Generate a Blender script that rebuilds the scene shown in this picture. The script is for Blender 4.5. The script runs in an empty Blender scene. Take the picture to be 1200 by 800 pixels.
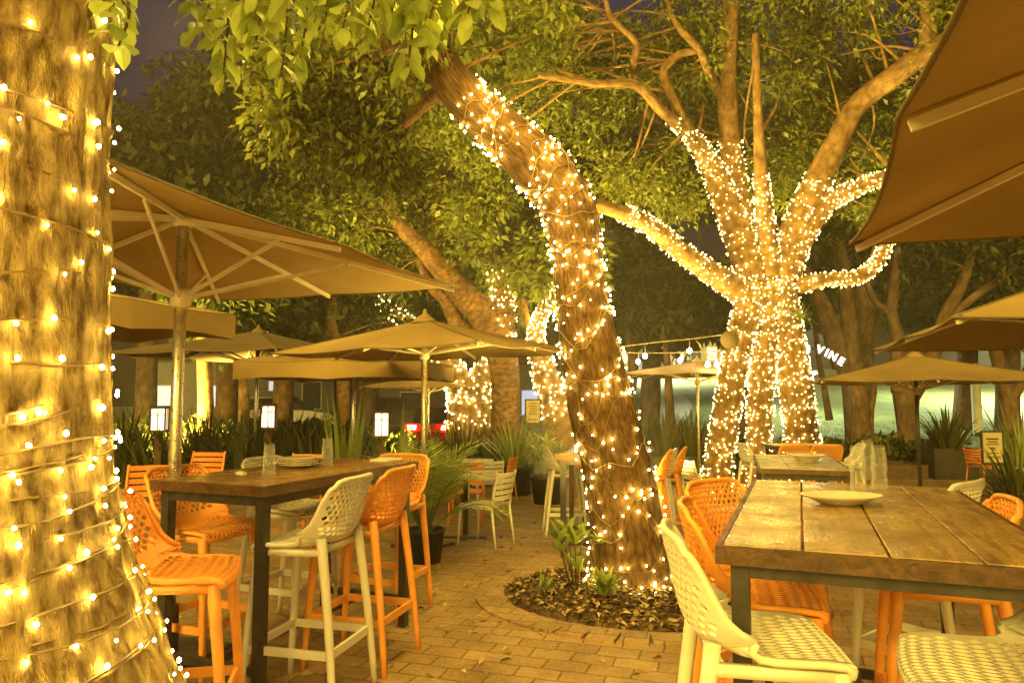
import bpy, bmesh, math, random
import numpy as np
from mathutils import Vector, Matrix, noise

# exposure and added fill light settings
EXPO = 2.42
SKY = 0.15
SUN_EL = -2.6
SUN = 0.95  # strength of the added fill sun
FILL_LAMPS = [((-2.4, -1.2, 3.0), 55), ((3.3, .5, .85), 12), ((-6, -6, 5.5), 300), ((6, -7, 5.5), 260), ((-.2, 3.4, 4.6), 130), ((-3.6, 7.5, 5.4), 90)]  # added fill points, no fixtures
FILL_UPLIGHTS = [((2.2, 11.0, .1), (3.0, 12.4, 8), 330), ((1.0, 6.7, .15), (-.4, 6.9, 6), 340), ((-2.2, 14.2, .2), (-2.3, 16.8, 8), 850), ((5.5, 14.7, .1), (6.4, 13.0, 8), 1000), ((.6, 11.4, .1), (1.6, 12.3, 8), 1100), ((-6.5, 13.0, .2), (-6.0, 19, 8), 1500), ((-.6, 1.0, 1.0), (-.5, 2.3, 3.4), 12)]  # added upward fill spots, no fixtures
HAZE = .0026
random.seed(11)
rng = np.random.default_rng(11)
sc = bpy.context.scene
col = sc.collection
R = math.radians
PI = math.pi

# ------------------------------------------------------------------ camera model
F_PX = 833.0
PITCH = R(4.46)
CAM_Z = 1.47


def ray(px, py):
    u = (px - 600) / F_PX
    v = (400 - py) / F_PX
    return Vector((u, math.cos(PITCH) - v * math.sin(PITCH), math.sin(PITCH) + v * math.cos(PITCH)))


def at(px, py, Y):
    d = ray(px, py)
    t = Y / d.y
    return Vector((d.x * t, Y, CAM_Z + d.z * t))


def sstep(a, b, x):
    t = min(1, max(0, (x - a) / (b - a)))
    return t * t * (3 - 2 * t)


def gz(x, y):
    """height of the ground: the terrace falls away from the camera on the right, the park lawn climbs beyond it"""
    fall = -0.047 * min(max(y - 4.5, 0), 8.5) * sstep(-3.6, -1.6, x)
    rise = 0.085 * min(max(y - 22, 0), 60) * sstep(-2, 7, x)
    return fall + rise


# ------------------------------------------------------------------ materials
def new_mat(name):
    m = bpy.data.materials.new(name)
    m.use_nodes = True
    nt = m.node_tree
    b = nt.nodes['Principled BSDF']
    return m, nt, b


def N(nt, typ, **kw):
    n = nt.nodes.new(typ)
    for k, v in kw.items():
        if k in n.inputs.keys():
            n.inputs[k].default_value = v
        else:
            setattr(n, k, v)
    return n


def ramp(nt, fac, stops):
    r = nt.nodes.new('ShaderNodeValToRGB')
    e = r.color_ramp.elements
    while len(e) < len(stops):
        e.new(0.5)
    for i, (p, c) in enumerate(stops):
        e[i].position = p
        e[i].color = (*c, 1) if len(c) == 3 else c
    nt.links.new(fac, r.inputs[0])
    return r.outputs[0]


def bump(nt, b, h, strength=.5, dist=.01):
    n = N(nt, 'ShaderNodeBump', Strength=strength, Distance=dist)
    nt.links.new(h, n.inputs['Height'])
    nt.links.new(n.outputs[0], b.inputs['Normal'])


def mapped(nt, src, scale):
    mp = N(nt, 'ShaderNodeMapping')
    mp.inputs['Scale'].default_value = scale
    nt.links.new(src, mp.inputs[0])
    return mp.outputs[0]


def plain(name, c, rough=.5, metal=0, var=.12, scale=6, bmp=0.0, spec=.5):
    m, nt, b = new_mat(name)
    tc = N(nt, 'ShaderNodeTexCoord')
    nz = N(nt, 'ShaderNodeTexNoise', Scale=scale, Detail=5.0)
    nt.links.new(tc.outputs['Object'], nz.inputs['Vector'])
    lo = tuple(x * (1 - var) for x in c)
    hi = tuple(min(1, x * (1 + var)) for x in c)
    nt.links.new(ramp(nt, nz.outputs[0], [(.3, lo), (.7, hi)]), b.inputs['Base Color'])
    n9 = N(nt, 'ShaderNodeTexNoise', Scale=scale * 2.3, Detail=6.0, Roughness=.7)
    nt.links.new(tc.outputs['Object'], n9.inputs['Vector'])
    nt.links.new(ramp(nt, n9.outputs[0], [(.3, (max(rough - .14, .05),) * 3), (.7, (min(rough + .18, 1),) * 3)]), b.inputs['Roughness'])
    b.inputs['Metallic'].default_value = metal
    b.inputs['Specular IOR Level'].default_value = spec
    if bmp:
        bump(nt, b, nz.outputs[0], bmp, .01)
    return m


def bark_mat(name, dark, light, su=26, sv=3.2, bmp=.9, dist=.02, spots=None):
    m, nt, b = new_mat(name)
    at_ = N(nt, 'ShaderNodeAttribute', attribute_name='bark')
    v1 = mapped(nt, at_.outputs['Vector'], (su, su, sv))
    n1 = N(nt, 'ShaderNodeTexNoise', Scale=1.0, Detail=6.0, Roughness=.68, Distortion=.25)
    nt.links.new(v1, n1.inputs['Vector'])
    v2 = mapped(nt, at_.outputs['Vector'], (2.6, 2.6, 2.2))
    n2 = N(nt, 'ShaderNodeTexNoise', Scale=1.0, Detail=3.0)
    nt.links.new(v2, n2.inputs['Vector'])
    v3 = mapped(nt, at_.outputs['Vector'], (su * .55, su * .55, sv * .7))
    vo = N(nt, 'ShaderNodeTexVoronoi', feature='DISTANCE_TO_EDGE', Scale=1.0)
    nt.links.new(v3, vo.inputs['Vector'])
    mul = N(nt, 'ShaderNodeMath', operation='MULTIPLY_ADD')
    nt.links.new(vo.outputs['Distance'], mul.inputs[0])
    mul.inputs[1].default_value = .55
    nt.links.new(n1.outputs[0], mul.inputs[2])
    base = ramp(nt, mul.outputs[0], [(.38, dark), (.76, light)])
    mix = N(nt, 'ShaderNodeMix', data_type='RGBA', blend_type='MULTIPLY')
    mix.inputs['Factor'].default_value = .7
    nt.links.new(base, mix.inputs['A'])
    nt.links.new(ramp(nt, n2.outputs[0], [(.35, (.45, .42, .38)), (.62, (1, 1, 1))]), mix.inputs['B'])
    nt.links.new(mix.outputs['Result'], b.inputs['Base Color'])
    b.inputs['Roughness'].default_value = .85
    b.inputs['Specular IOR Level'].default_value = .25
    bump(nt, b, mul.outputs[0], bmp, dist)
    return m


def leaf_mat(name, dark, light, trans=.35, rough=.42):
    m, nt, b = new_mat(name)
    a = N(nt, 'ShaderNodeAttribute', attribute_name='tint')
    c = ramp(nt, a.outputs['Fac'], [(0, dark), (1, light)])
    nt.links.new(c, b.inputs['Base Color'])
    b.inputs['Roughness'].default_value = rough
    b.inputs['Specular IOR Level'].default_value = .35
    tr = N(nt, 'ShaderNodeBsdfTranslucent')
    nt.links.new(c, tr.inputs[0])
    mx = N(nt, 'ShaderNodeMixShader', Fac=trans)
    nt.links.new(b.outputs[0], mx.inputs[1])
    nt.links.new(tr.outputs[0], mx.inputs[2])
    nt.links.new(mx.outputs[0], nt.nodes['Material Output'].inputs['Surface'])
    return m


def emit(name, c, s):
    m, nt, b = new_mat(name)
    b.inputs['Base Color'].default_value = (.8, .75, .6, 1)
    b.inputs['Emission Color'].default_value = (*c, 1)
    b.inputs['Emission Strength'].default_value = s
    return m


def glass_mat(name):
    m, nt, b = new_mat(name)
    b.inputs['Base Color'].default_value = (.9, .9, .86, 1)
    b.inputs['Roughness'].default_value = .04
    tr = N(nt, 'ShaderNodeBsdfTransparent')
    lw = N(nt, 'ShaderNodeLayerWeight', Blend=.35)
    ad = N(nt, 'ShaderNodeMath', operation='MULTIPLY_ADD')
    pw = N(nt, 'ShaderNodeMath', operation='POWER')
    nt.links.new(lw.outputs['Facing'], pw.inputs[0])
    pw.inputs[1].default_value = 1.5
    nt.links.new(pw.outputs[0], ad.inputs[0])
    ad.inputs[1].default_value = .60
    ad.inputs[2].default_value = .05
    mx = N(nt, 'ShaderNodeMixShader')
    nt.links.new(ad.outputs[0], mx.inputs[0])
    nt.links.new(tr.outputs[0], mx.inputs[1])
    nt.links.new(b.outputs[0], mx.inputs[2])
    nt.links.new(mx.outputs[0], nt.nodes['Material Output'].inputs['Surface'])
    return m


def fabric_mat(name, c, trans=.25):
    m, nt, b = new_mat(name)
    tc = N(nt, 'ShaderNodeTexCoord')
    n1 = N(nt, 'ShaderNodeTexNoise', Scale=1.6, Detail=4.0)
    nt.links.new(tc.outputs['Object'], n1.inputs['Vector'])
    w1 = N(nt, 'ShaderNodeTexNoise', Scale=220.0, Detail=2.0)
    nt.links.new(tc.outputs['Object'], w1.inputs['Vector'])
    cc = ramp(nt, n1.outputs[0], [(.3, tuple(x * .82 for x in c)), (.7, tuple(x * 1.1 for x in c))])
    nt.links.new(cc, b.inputs['Base Color'])
    b.inputs['Roughness'].default_value = .9
    b.inputs['Specular IOR Level'].default_value = .15
    wr = N(nt, 'ShaderNodeTexNoise', Scale=3.2, Detail=5.0, Distortion=.8)
    nt.links.new(tc.outputs['Object'], wr.inputs['Vector'])
    b1 = N(nt, 'ShaderNodeBump', Strength=.35, Distance=.05)
    nt.links.new(wr.outputs[0], b1.inputs['Height'])
    b2 = N(nt, 'ShaderNodeBump', Strength=.25, Distance=.003)
    nt.links.new(w1.outputs[0], b2.inputs['Height'])
    nt.links.new(b1.outputs[0], b2.inputs['Normal'])
    nt.links.new(b2.outputs[0], b.inputs['Normal'])
    tr = N(nt, 'ShaderNodeBsdfTranslucent')
    nt.links.new(cc, tr.inputs[0])
    mx = N(nt, 'ShaderNodeMixShader', Fac=trans)
    nt.links.new(b.outputs[0], mx.inputs[1])
    nt.links.new(tr.outputs[0], mx.inputs[2])
    nt.links.new(mx.outputs[0], nt.nodes['Material Output'].inputs['Surface'])
    return m


def wood_mat(name, dark, light, rough=(.16, .5), axis='Y', coat=.0):
    m, nt, b = new_mat(name)
    tc = N(nt, 'ShaderNodeTexCoord')
    s = (14, 1.3, 14) if axis == 'Y' else (1.3, 14, 14)
    v = mapped(nt, tc.outputs['Object'], s)
    n1 = N(nt, 'ShaderNodeTexNoise', Scale=1.6, Detail=8.0, Roughness=.6, Distortion=1.2)
    nt.links.new(v, n1.inputs['Vector'])
    n2 = N(nt, 'ShaderNodeTexNoise', Scale=5.0, Detail=6.0, Roughness=.65)
    nt.links.new(tc.outputs['Object'], n2.inputs['Vector'])
    mix = N(nt, 'ShaderNodeMix', data_type='RGBA', blend_type='MULTIPLY')
    mix.inputs['Factor'].default_value = .65
    nt.links.new(ramp(nt, n1.outputs[0], [(.32, dark), (.68, light)]), mix.inputs['A'])
    nt.links.new(ramp(nt, n2.outputs[0], [(.36, (.35, .3, .25)), (.58, (1, 1, 1))]), mix.inputs['B'])
    nt.links.new(mix.outputs['Result'], b.inputs['Base Color'])
    rr = ramp(nt, n2.outputs[0], [(.38, (rough[1],) * 3), (.62, (rough[0],) * 3)])
    nt.links.new(rr, b.inputs['Roughness'])
    b.inputs['Specular IOR Level'].default_value = .55
    b.inputs['Coat Weight'].default_value = coat
    b.inputs['Coat Roughness'].default_value = .2
    ad = N(nt, 'ShaderNodeMath', operation='ADD')
    nt.links.new(n1.outputs[0], ad.inputs[0])
    nt.links.new(n2.outputs[0], ad.inputs[1])
    bump(nt, b, ad.outputs[0], .42, .006)
    return m


def paver_mat():
    m, nt, b = new_mat('brick_pavers')
    tc = N(nt, 'ShaderNodeTexCoord')
    rot = N(nt, 'ShaderNodeMapping')
    rot.inputs['Rotation'].default_value = (0, 0, R(18))
    nt.links.new(tc.outputs['Object'], rot.inputs[0])
    wob = N(nt, 'ShaderNodeTexNoise', Scale=5.0, Detail=3.0)
    nt.links.new(rot.outputs[0], wob.inputs['Vector'])
    wm = N(nt, 'ShaderNodeMix', data_type='RGBA', blend_type='LINEAR_LIGHT')
    wm.inputs['Factor'].default_value = .018
    nt.links.new(rot.outputs[0], wm.inputs['A'])
    nt.links.new(wob.outputs['Color'], wm.inputs['B'])
    br = N(nt, 'ShaderNodeTexBrick')
    br.offset = .5
    br.inputs['Scale'].default_value = 1.0
    br.inputs['Brick Width'].default_value = .24
    br.inputs['Row Height'].default_value = .148
    br.inputs['Mortar Size'].default_value = .0065
    br.inputs['Mortar Smooth'].default_value = .35
    br.inputs['Color1'].default_value = (.36, .225, .10, 1)
    br.inputs['Color2'].default_value = (.50, .335, .155, 1)
    br.inputs['Mortar'].default_value = (.20, .125, .055, 1)
    nt.links.new(wm.outputs['Result'], br.inputs['Vector'])
    n2 = N(nt, 'ShaderNodeTexNoise', Scale=2.2, Detail=8.0, Roughness=.65)
    nt.links.new(tc.outputs['Object'], n2.inputs['Vector'])
    n3 = N(nt, 'ShaderNodeTexNoise', Scale=38.0, Detail=6.0, Roughness=.7)
    nt.links.new(tc.outputs['Object'], n3.inputs['Vector'])
    mix = N(nt, 'ShaderNodeMix', data_type='RGBA', blend_type='MULTIPLY')
    mix.inputs['Factor'].default_value = .75
    nt.links.new(br.outputs['Color'], mix.inputs['A'])
    nt.links.new(ramp(nt, n2.outputs[0], [(.32, (.36, .32, .27)), (.62, (1, 1, 1))]), mix.inputs['B'])
    mix2 = N(nt, 'ShaderNodeMix', data_type='RGBA', blend_type='MULTIPLY')
    mix2.inputs['Factor'].default_value = .5
    nt.links.new(mix.outputs['Result'], mix2.inputs['A'])
    nt.links.new(ramp(nt, n3.outputs[0], [(.35, (.5, .48, .45)), (.6, (1, 1, 1))]), mix2.inputs['B'])
    nt.links.new(mix2.outputs['Result'], b.inputs['Base Color'])
    nt.links.new(ramp(nt, n3.outputs[0], [(.3, (.75,) * 3), (.7, (.45,) * 3)]), b.inputs['Roughness'])
    inv = N(nt, 'ShaderNodeMath', operation='MULTIPLY_ADD')
    nt.links.new(br.outputs['Fac'], inv.inputs[0])
    inv.inputs[1].default_value = -1.0
    sc3 = N(nt, 'ShaderNodeMath', operation='MULTIPLY')
    nt.links.new(n3.outputs[0], sc3.inputs[0])
    sc3.inputs[1].default_value = .55
    nt.links.new(sc3.outputs[0], inv.inputs[2])
    bump(nt, b, inv.outputs[0], .8, .012)
    return m


M = {}
M['white_plastic'] = plain('white_plastic', (.74, .70, .60), .42, var=.05, scale=9)
M['orange_plastic'] = plain('orange_plastic', (.88, .37, .075), .42, var=.10, scale=9)
M['white_metal'] = plain('white_metal', (.72, .68, .56), .4, var=.05)
M['orange_metal'] = plain('orange_metal', (.76, .23, .04), .42, var=.08)
M['steel'] = plain('dark_steel', (.055, .045, .04), .42, metal=.3, var=.3, scale=20)
M['chrome'] = plain('brushed_pole', (.72, .66, .55), .32, metal=.85, var=.1, scale=12)
M['alu'] = plain('pale_rib', (.78, .68, .50), .42, metal=.2, var=.08)
M['canvas'] = fabric_mat('taupe_canvas', (.42, .29, .12))
M['canvas_dark'] = fabric_mat('dark_taupe_canvas', (.20, .145, .08), .15)
M['wood'] = wood_mat('varnished_wood', (.20, .11, .04), (.52, .34, .14), rough=(.16, .50), coat=.3)
M['wood_dark'] = wood_mat('dark_varnished_wood', (.20, .10, .04), (.40, .22, .09), rough=(.20, .42), coat=.2)
M['wood_edge_shade'] = wood_mat('shaded_edge_wood', (.05, .022, .008), (.16, .075, .025), rough=(.35, .6))  # dark tone stands for shade on the table ends
M['wood_pale'] = wood_mat('pale_table_wood', (.55, .46, .30), (.75, .66, .48), rough=(.35, .5))
M['bark'] = bark_mat('furrowed_bark', (.06, .028, .010), (.23, .13, .048), su=42, sv=11, bmp=.8, dist=.014)
M['bark_big'] = bark_mat('ridged_bark', (.16, .085, .028), (.68, .48, .20), su=24, sv=10, bmp=1.0, dist=.035)
M['bark_smooth'] = bark_mat('smooth_bark', (.13, .068, .024), (.36, .22, .085), su=9, sv=6, bmp=.5, dist=.012)
M['bark_brown'] = bark_mat('brown_bark', (.07, .03, .012), (.30, .17, .065), su=8, sv=11, bmp=.7, dist=.02)
M['bark_dark'] = bark_mat('dark_bark', (.10, .06, .03), (.24, .15, .08), su=10, sv=3, bmp=.6, dist=.02)
M['leaf'] = leaf_mat('green_leaves', (.05, .066, .006), (.33, .35, .06), .4)
M['leaf_near'] = leaf_mat('broad_green_leaves', (.16, .22, .03), (.42, .47, .11), .45, .38)
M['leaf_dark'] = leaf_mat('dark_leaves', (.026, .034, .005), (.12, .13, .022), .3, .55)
M['flax'] = leaf_mat('strap_leaves', (.03, .035, .008), (.13, .13, .035), .25, .4)
M['palm'] = leaf_mat('palm_fronds', (.13, .18, .03), (.36, .42, .12), .3, .4)
M['lily'] = leaf_mat('arching_leaves', (.10, .14, .03), (.34, .38, .12), .35, .4)
M['glass'] = glass_mat('clear_glass')
M['plate'] = plain('cream_ceramic', (.68, .60, .46), .3, var=.06)
M['pot'] = plain('black_pot', (.022, .018, .014), .55, var=.25)
M['planter'] = plain('dark_planter', (.035, .027, .02), .6, var=.3)
M['timber'] = plain('brown_edging', (.09, .05, .025), .7, var=.3, bmp=.3)
M['pavers'] = paver_mat()
M['mulch'] = plain('bark_mulch', (.105, .06, .03), .95, var=.75, scale=42, bmp=1.0)
M['chips'] = leaf_mat('mulch_chips', (.05, .026, .012), (.30, .19, .09), .05, .85)
M['litter'] = leaf_mat('dry_leaves', (.30, .17, .06), (.62, .50, .28), .15, .7)
M['lawn'] = plain('lawn_grass', (.12, .15, .055), .9, var=.35, scale=1.1, bmp=.5)
M['grass'] = leaf_mat('grass_blades', (.03, .06, .01), (.10, .15, .03), .3, .6)
M['road'] = plain('asphalt', (.05, .05, .052), .8, var=.2)
M['path'] = plain('pale_path', (.38, .36, .33), .85, var=.15)
M['cord'] = plain('light_cord', (.50, .38, .16), .55, var=.1)
M['cord_dark'] = plain('dark_light_cord', (.22, .13, .045), .6, var=.1)
M['bulb'] = emit('warm_bulb', (1, .76, .17), 19)
M['bulb_near'] = emit('near_warm_bulb', (1, .76, .17), 26)
M['bulb_dense'] = emit('dense_warm_bulb', (1, .76, .17), 6.5)
M['bulb_far'] = emit('far_warm_bulb', (1, .78, .20), 13)
M['globe'] = emit('white_globe', (1, .86, .55), 20)
M['lantern'] = emit('lantern_panel', (1, .80, .45), .42)
M['letters'] = emit('lit_letters', (1, .84, .66), .9)
M['cool_lamp'] = emit('cool_lamp', (.75, .88, 1), 30)
M['tail'] = emit('tail_light', (1, .02, .01), 22)
M['shop'] = emit('lit_shop_panel', (.60, .72, 1.0), .14)
M['car_dark'] = plain('dark_car_paint', (.03, .03, .04), .25)
M['car_red'] = plain('red_car_paint', (.30, .02, .015), .25)
M['car_pale'] = plain('pale_car_paint', (.6, .6, .6), .25)
M['tyre'] = plain('tyre_rubber', (.02, .02, .02), .8)
M['car_glass'] = plain('car_glass', (.03, .035, .04), .08)
M['wall_pale'] = plain('pale_render', (.55, .54, .50), .8, var=.1)
M['wall_dim'] = plain('grey_render', (.20, .20, .20), .8, var=.15)
M['roof'] = plain('roof_tiles', (.14, .09, .07), .8, var=.2)
M['sign_board'] = plain('pale_sign_board', (.46, .38, .20), .5, var=.05)
M['ink'] = plain('sign_ink', (.05, .03, .015), .6)
M['post_white'] = plain('white_post', (.75, .76, .76), .5, var=.05)


# ------------------------------------------------------------------ mesh helpers
class MB:
    def __init__(s):
        s.v, s.f, s.bark = [], [], []

    def _b(s, n):
        s.bark += [(0, 0, 0)] * n

    def box(s, c, size, rz=0, taper=1.0):
        """box centred on c with full sizes"""
        i = len(s.v)
        ca, sa = math.cos(rz), math.sin(rz)
        for z in (-.5, .5):
            k = 1 if z < 0 else taper
            for x, y in ((-.5, -.5), (.5, -.5), (.5, .5), (-.5, .5)):
                X, Y = x * size[0] * k, y * size[1] * k
                s.v.append((c[0] + X * ca - Y * sa, c[1] + X * sa + Y * ca, c[2] + z * size[2]))
        s.f += [tuple(i + k for k in q) for q in ((3, 2, 1, 0), (4, 5, 6, 7), (0, 1, 5, 4), (1, 2, 6, 5), (2, 3, 7, 6), (3, 0, 4, 7))]
        s._b(8)
        return s

    def bar(s, a, b, w, h, up=(0, 0, 1)):
        """rectangular bar from a to b"""
        a, b = Vector(a), Vector(b)
        d = (b - a).normalized()
        up = Vector(up)
        if abs(d.dot(up)) > .95:
            up = Vector((0, 1, 0))
        x = d.cross(up).normalized()
        y = x.cross(d).normalized()
        i = len(s.v)
        for p in (a, b):
            for sx, sy in ((-1, -1), (1, -1), (1, 1), (-1, 1)):
                s.v.append(tuple(p + x * sx * w / 2 + y * sy * h / 2))
        s.f += [tuple(i + k for k in q) for q in ((3, 2, 1, 0), (4, 5, 6, 7), (0, 1, 5, 4), (1, 2, 6, 5), (2, 3, 7, 6), (3, 0, 4, 7))]
        s._b(8)
        return s

    def tube(s, pts, rad, seg=8, cap=True, disp=None, samples=None):
        """swept tube; returns frames (centre, n, b, radius, length)"""
        pts = [Vector(p) for p in pts]
        if not hasattr(rad, '__len__'):
            rad = [rad] * len(pts)
        if samples:
            pts, rad = smooth_path(pts, rad, samples)
        i0 = len(s.v)
        fr = []
        rmean = sum(rad) / len(rad)
        t0 = (pts[1] - pts[0]).normalized()
        n = t0.cross(Vector((0, 0, 1)))
        if n.length < .05:
            n = Vector((0, -1, 0)) - t0 * t0.dot(Vector((0, -1, 0)))
        n.normalize()
        L = 0
        off = len(s.v) * .37
        for k, p in enumerate(pts):
            if k:
                L += (p - pts[k - 1]).length
            t = (pts[min(k + 1, len(pts) - 1)] - pts[max(k - 1, 0)]).normalized()
            n = (n - t * n.dot(t)).normalized()
            b = t.cross(n)
            fr.append((p.copy(), n.copy(), b.copy(), rad[k], L))
            for j in range(seg):
                a = 2 * PI * j / seg
                r = rad[k]
                dv = (math.cos(a), math.sin(a))
                if disp:
                    r *= 1 + disp(dv[0], dv[1], L, rad[k])
                s.v.append(tuple(p + n * dv[0] * r + b * dv[1] * r))
                s.bark.append((dv[0] * rmean + off, dv[1] * rmean, L))
        for k in range(len(pts) - 1):
            for j in range(seg):
                a, c = i0 + k * seg + j, i0 + k * seg + (j + 1) % seg
                s.f.append((a, c, c + seg, a + seg))
        if cap:
            s.f.append(tuple(i0 + j for j in reversed(range(seg))))
            e = i0 + (len(pts) - 1) * seg
            s.f.append(tuple(e + j for j in range(seg)))
        return fr

    def rod(s, *a, **k):
        s.tube(*a, **k)
        return s

    def lathe(s, prof, c=(0, 0, 0), seg=24, sx=1, sy=1):
        i = len(s.v)
        for r, z in prof:
            for j in range(seg):
                a = 2 * PI * j / seg
                s.v.append((c[0] + r * sx * math.cos(a), c[1] + r * sy * math.sin(a), c[2] + z))
        s._b(seg * len(prof))
        for k in range(len(prof) - 1):
            for j in range(seg):
                a, d = i + k * seg + j, i + k * seg + (j + 1) % seg
                s.f.append((a, d, d + seg, a + seg))
        if prof[0][0] > 1e-6:
            s.f.append(tuple(i + j for j in reversed(range(seg))))
        if prof[-1][0] > 1e-6:
            e = i + (len(prof) - 1) * seg
            s.f.append(tuple(e + j for j in range(seg)))
        return s

    def prism(s, poly, y0, y1):
        """polygon in xz extruded along y"""
        i = len(s.v)
        n = len(poly)
        for y in (y0, y1):
            for x, z in poly:
                s.v.append((x, y, z))
        s._b(2 * n)
        s.f.append(tuple(range(i, i + n)))
        s.f.append(tuple(reversed(range(i + n, i + 2 * n))))
        for j in range(n):
            a, b = i + j, i + (j + 1) % n
            s.f.append((b, a, a + n, b + n))
        return s

    def build(s, name, mat, parent=None, smooth=False, bark=False):
        me = bpy.data.meshes.new(name)
        me.from_pydata(s.v, [], s.f)
        me.materials.append(mat)
        if bark:
            at_ = me.attributes.new('bark', 'FLOAT_VECTOR', 'POINT')
            at_.data.foreach_set('vector', np.array(s.bark, dtype=np.float32).ravel())
        if smooth:
            me.polygons.foreach_set('use_smooth', [True] * len(me.polygons))
        me.update()
        return link(name, me, parent)


def link(name, data, parent=None):
    o = bpy.data.objects.new(name, data)
    col.objects.link(o)
    if parent is not None:
        o.parent = parent
    return o


def smooth_path(pts, rad, per):
    P, Q = [], []
    n = len(pts)
    for i in range(n - 1):
        p0, p1, p2, p3 = pts[max(i - 1, 0)], pts[i], pts[i + 1], pts[min(i + 2, n - 1)]
        for k in range(per):
            t = k / per
            P.append(.5 * ((2 * p1) + (p2 - p0) * t + (2 * p0 - 5 * p1 + 4 * p2 - p3) * t * t + (3 * p1 - p0 - 3 * p2 + p3) * t ** 3))
            Q.append(rad[i] * (1 - t) + rad[i + 1] * t)
    P.append(pts[-1])
    Q.append(rad[-1])
    return P, Q


def tag(o, label=None, cat=None, group=None, kind=None):
    if label:
        o['label'] = label
    if cat:
        o['category'] = cat
    if group:
        o['group'] = group
    if kind:
        o['kind'] = kind
    return o


def empty(name, loc, rz=0, label=None, cat=None, group=None):
    o = bpy.data.objects.new(name, None)
    col.objects.link(o)
    o.location = loc
    o.rotation_euler = (0, 0, rz)
    o.empty_display_size = .1
    return tag(o, label, cat, group)


def copy_tree(o, parent=None):
    c = o.copy()
    col.objects.link(c)
    if parent is not None:
        c.parent = parent
    for ch in list(o.children):
        copy_tree(ch, c)
    return c


def quads_mesh(name, V, mat, parent=None, tint=None, per=4, smooth=False):
    """V: (n, per, 3) array of separate faces"""
    n = V.shape[0]
    me = bpy.data.meshes.new(name)
    me.vertices.add(n * per)
    me.vertices.foreach_set('co', V.reshape(-1).astype(np.float32))
    me.loops.add(n * per)
    me.loops.foreach_set('vertex_index', np.arange(n * per, dtype=np.int32))
    me.polygons.add(n)
    me.polygons.foreach_set('loop_start', np.arange(0, n * per, per, dtype=np.int32))
    me.polygons.foreach_set('loop_total', np.full(n, per, dtype=np.int32))
    if tint is not None:
        a = me.attributes.new('tint', 'FLOAT', 'FACE')
        a.data.foreach_set('value', tint.astype(np.float32))
    me.materials.append(mat)
    me.update(calc_edges=True)
    me.validate()
    return link(name, me, parent)


def unit(a):
    return a / np.maximum(np.linalg.norm(a, axis=-1, keepdims=True), 1e-9)


def leaf_quads(P, D, Nn, L, W, fold=.25):
    """folded leaf of two halves from base P along D"""
    D = unit(D)
    S = unit(np.cross(D, Nn))
    U = np.cross(S, D)
    L = L[:, None]
    W = W[:, None]
    mid = P + D * L * .45
    a = P
    b = mid + S * W * .5 + U * W * fold
    c = P + D * L - U * L * .08
    d = mid - S * W * .5 + U * W * fold
    return np.stack([a, b, c, d], axis=1)


def crown_leaves(blobs, n_clumps, per, leaf_len, seed, spread=.22, droop=.35, gap=.0, freq=.9):
    """leaf clumps through the volume of a few ellipsoids (centre, radii, weight); noise opens gaps"""
    g = np.random.default_rng(seed)
    w = np.array([b[2] for b in blobs], float)
    w /= w.sum()
    C = []
    tries = 0
    while len(C) < n_clumps and tries < n_clumps * 30:
        tries += 1
        b = blobs[g.choice(len(blobs), p=w)]
        d = unit(g.normal(size=3))
        r = g.random() ** .45
        p = np.array(b[0]) + d * np.array(b[1]) * r
        if noise.noise(Vector(p * freq) + Vector((seed, 0, 0))) < gap:
            continue
        C.append(p)
    C = np.array(C)
    ax = unit(g.normal(size=C.shape) + np.array([0, 0, -.2]))
    sc_ = .7 + .6 * g.random(len(C))
    tone = g.random(len(C))
    n = len(C) * per
    ci = np.repeat(np.arange(len(C)), per)
    d = unit(g.normal(size=(n, 3)) + ax[ci] * .9)
    P = C[ci] + d * (spread * sc_[ci] * g.random(n) ** .6)[:, None]
    D = unit(d + g.normal(size=(n, 3)) * .45 + np.array([0, 0, -droop]))
    Nn = unit(g.normal(size=(n, 3)) * .6 + np.array([0, 0, 1.0]))
    L = leaf_len * (.5 + .95 * g.random(n)) * (.8 + .3 * sc_[ci])
    W = L * (.38 + .14 * g.random(n))
    t = np.clip(.55 * tone[ci] + .45 * g.random(n), 0, 1)
    return leaf_quads(P, D, Nn, L, W), t, C


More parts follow.
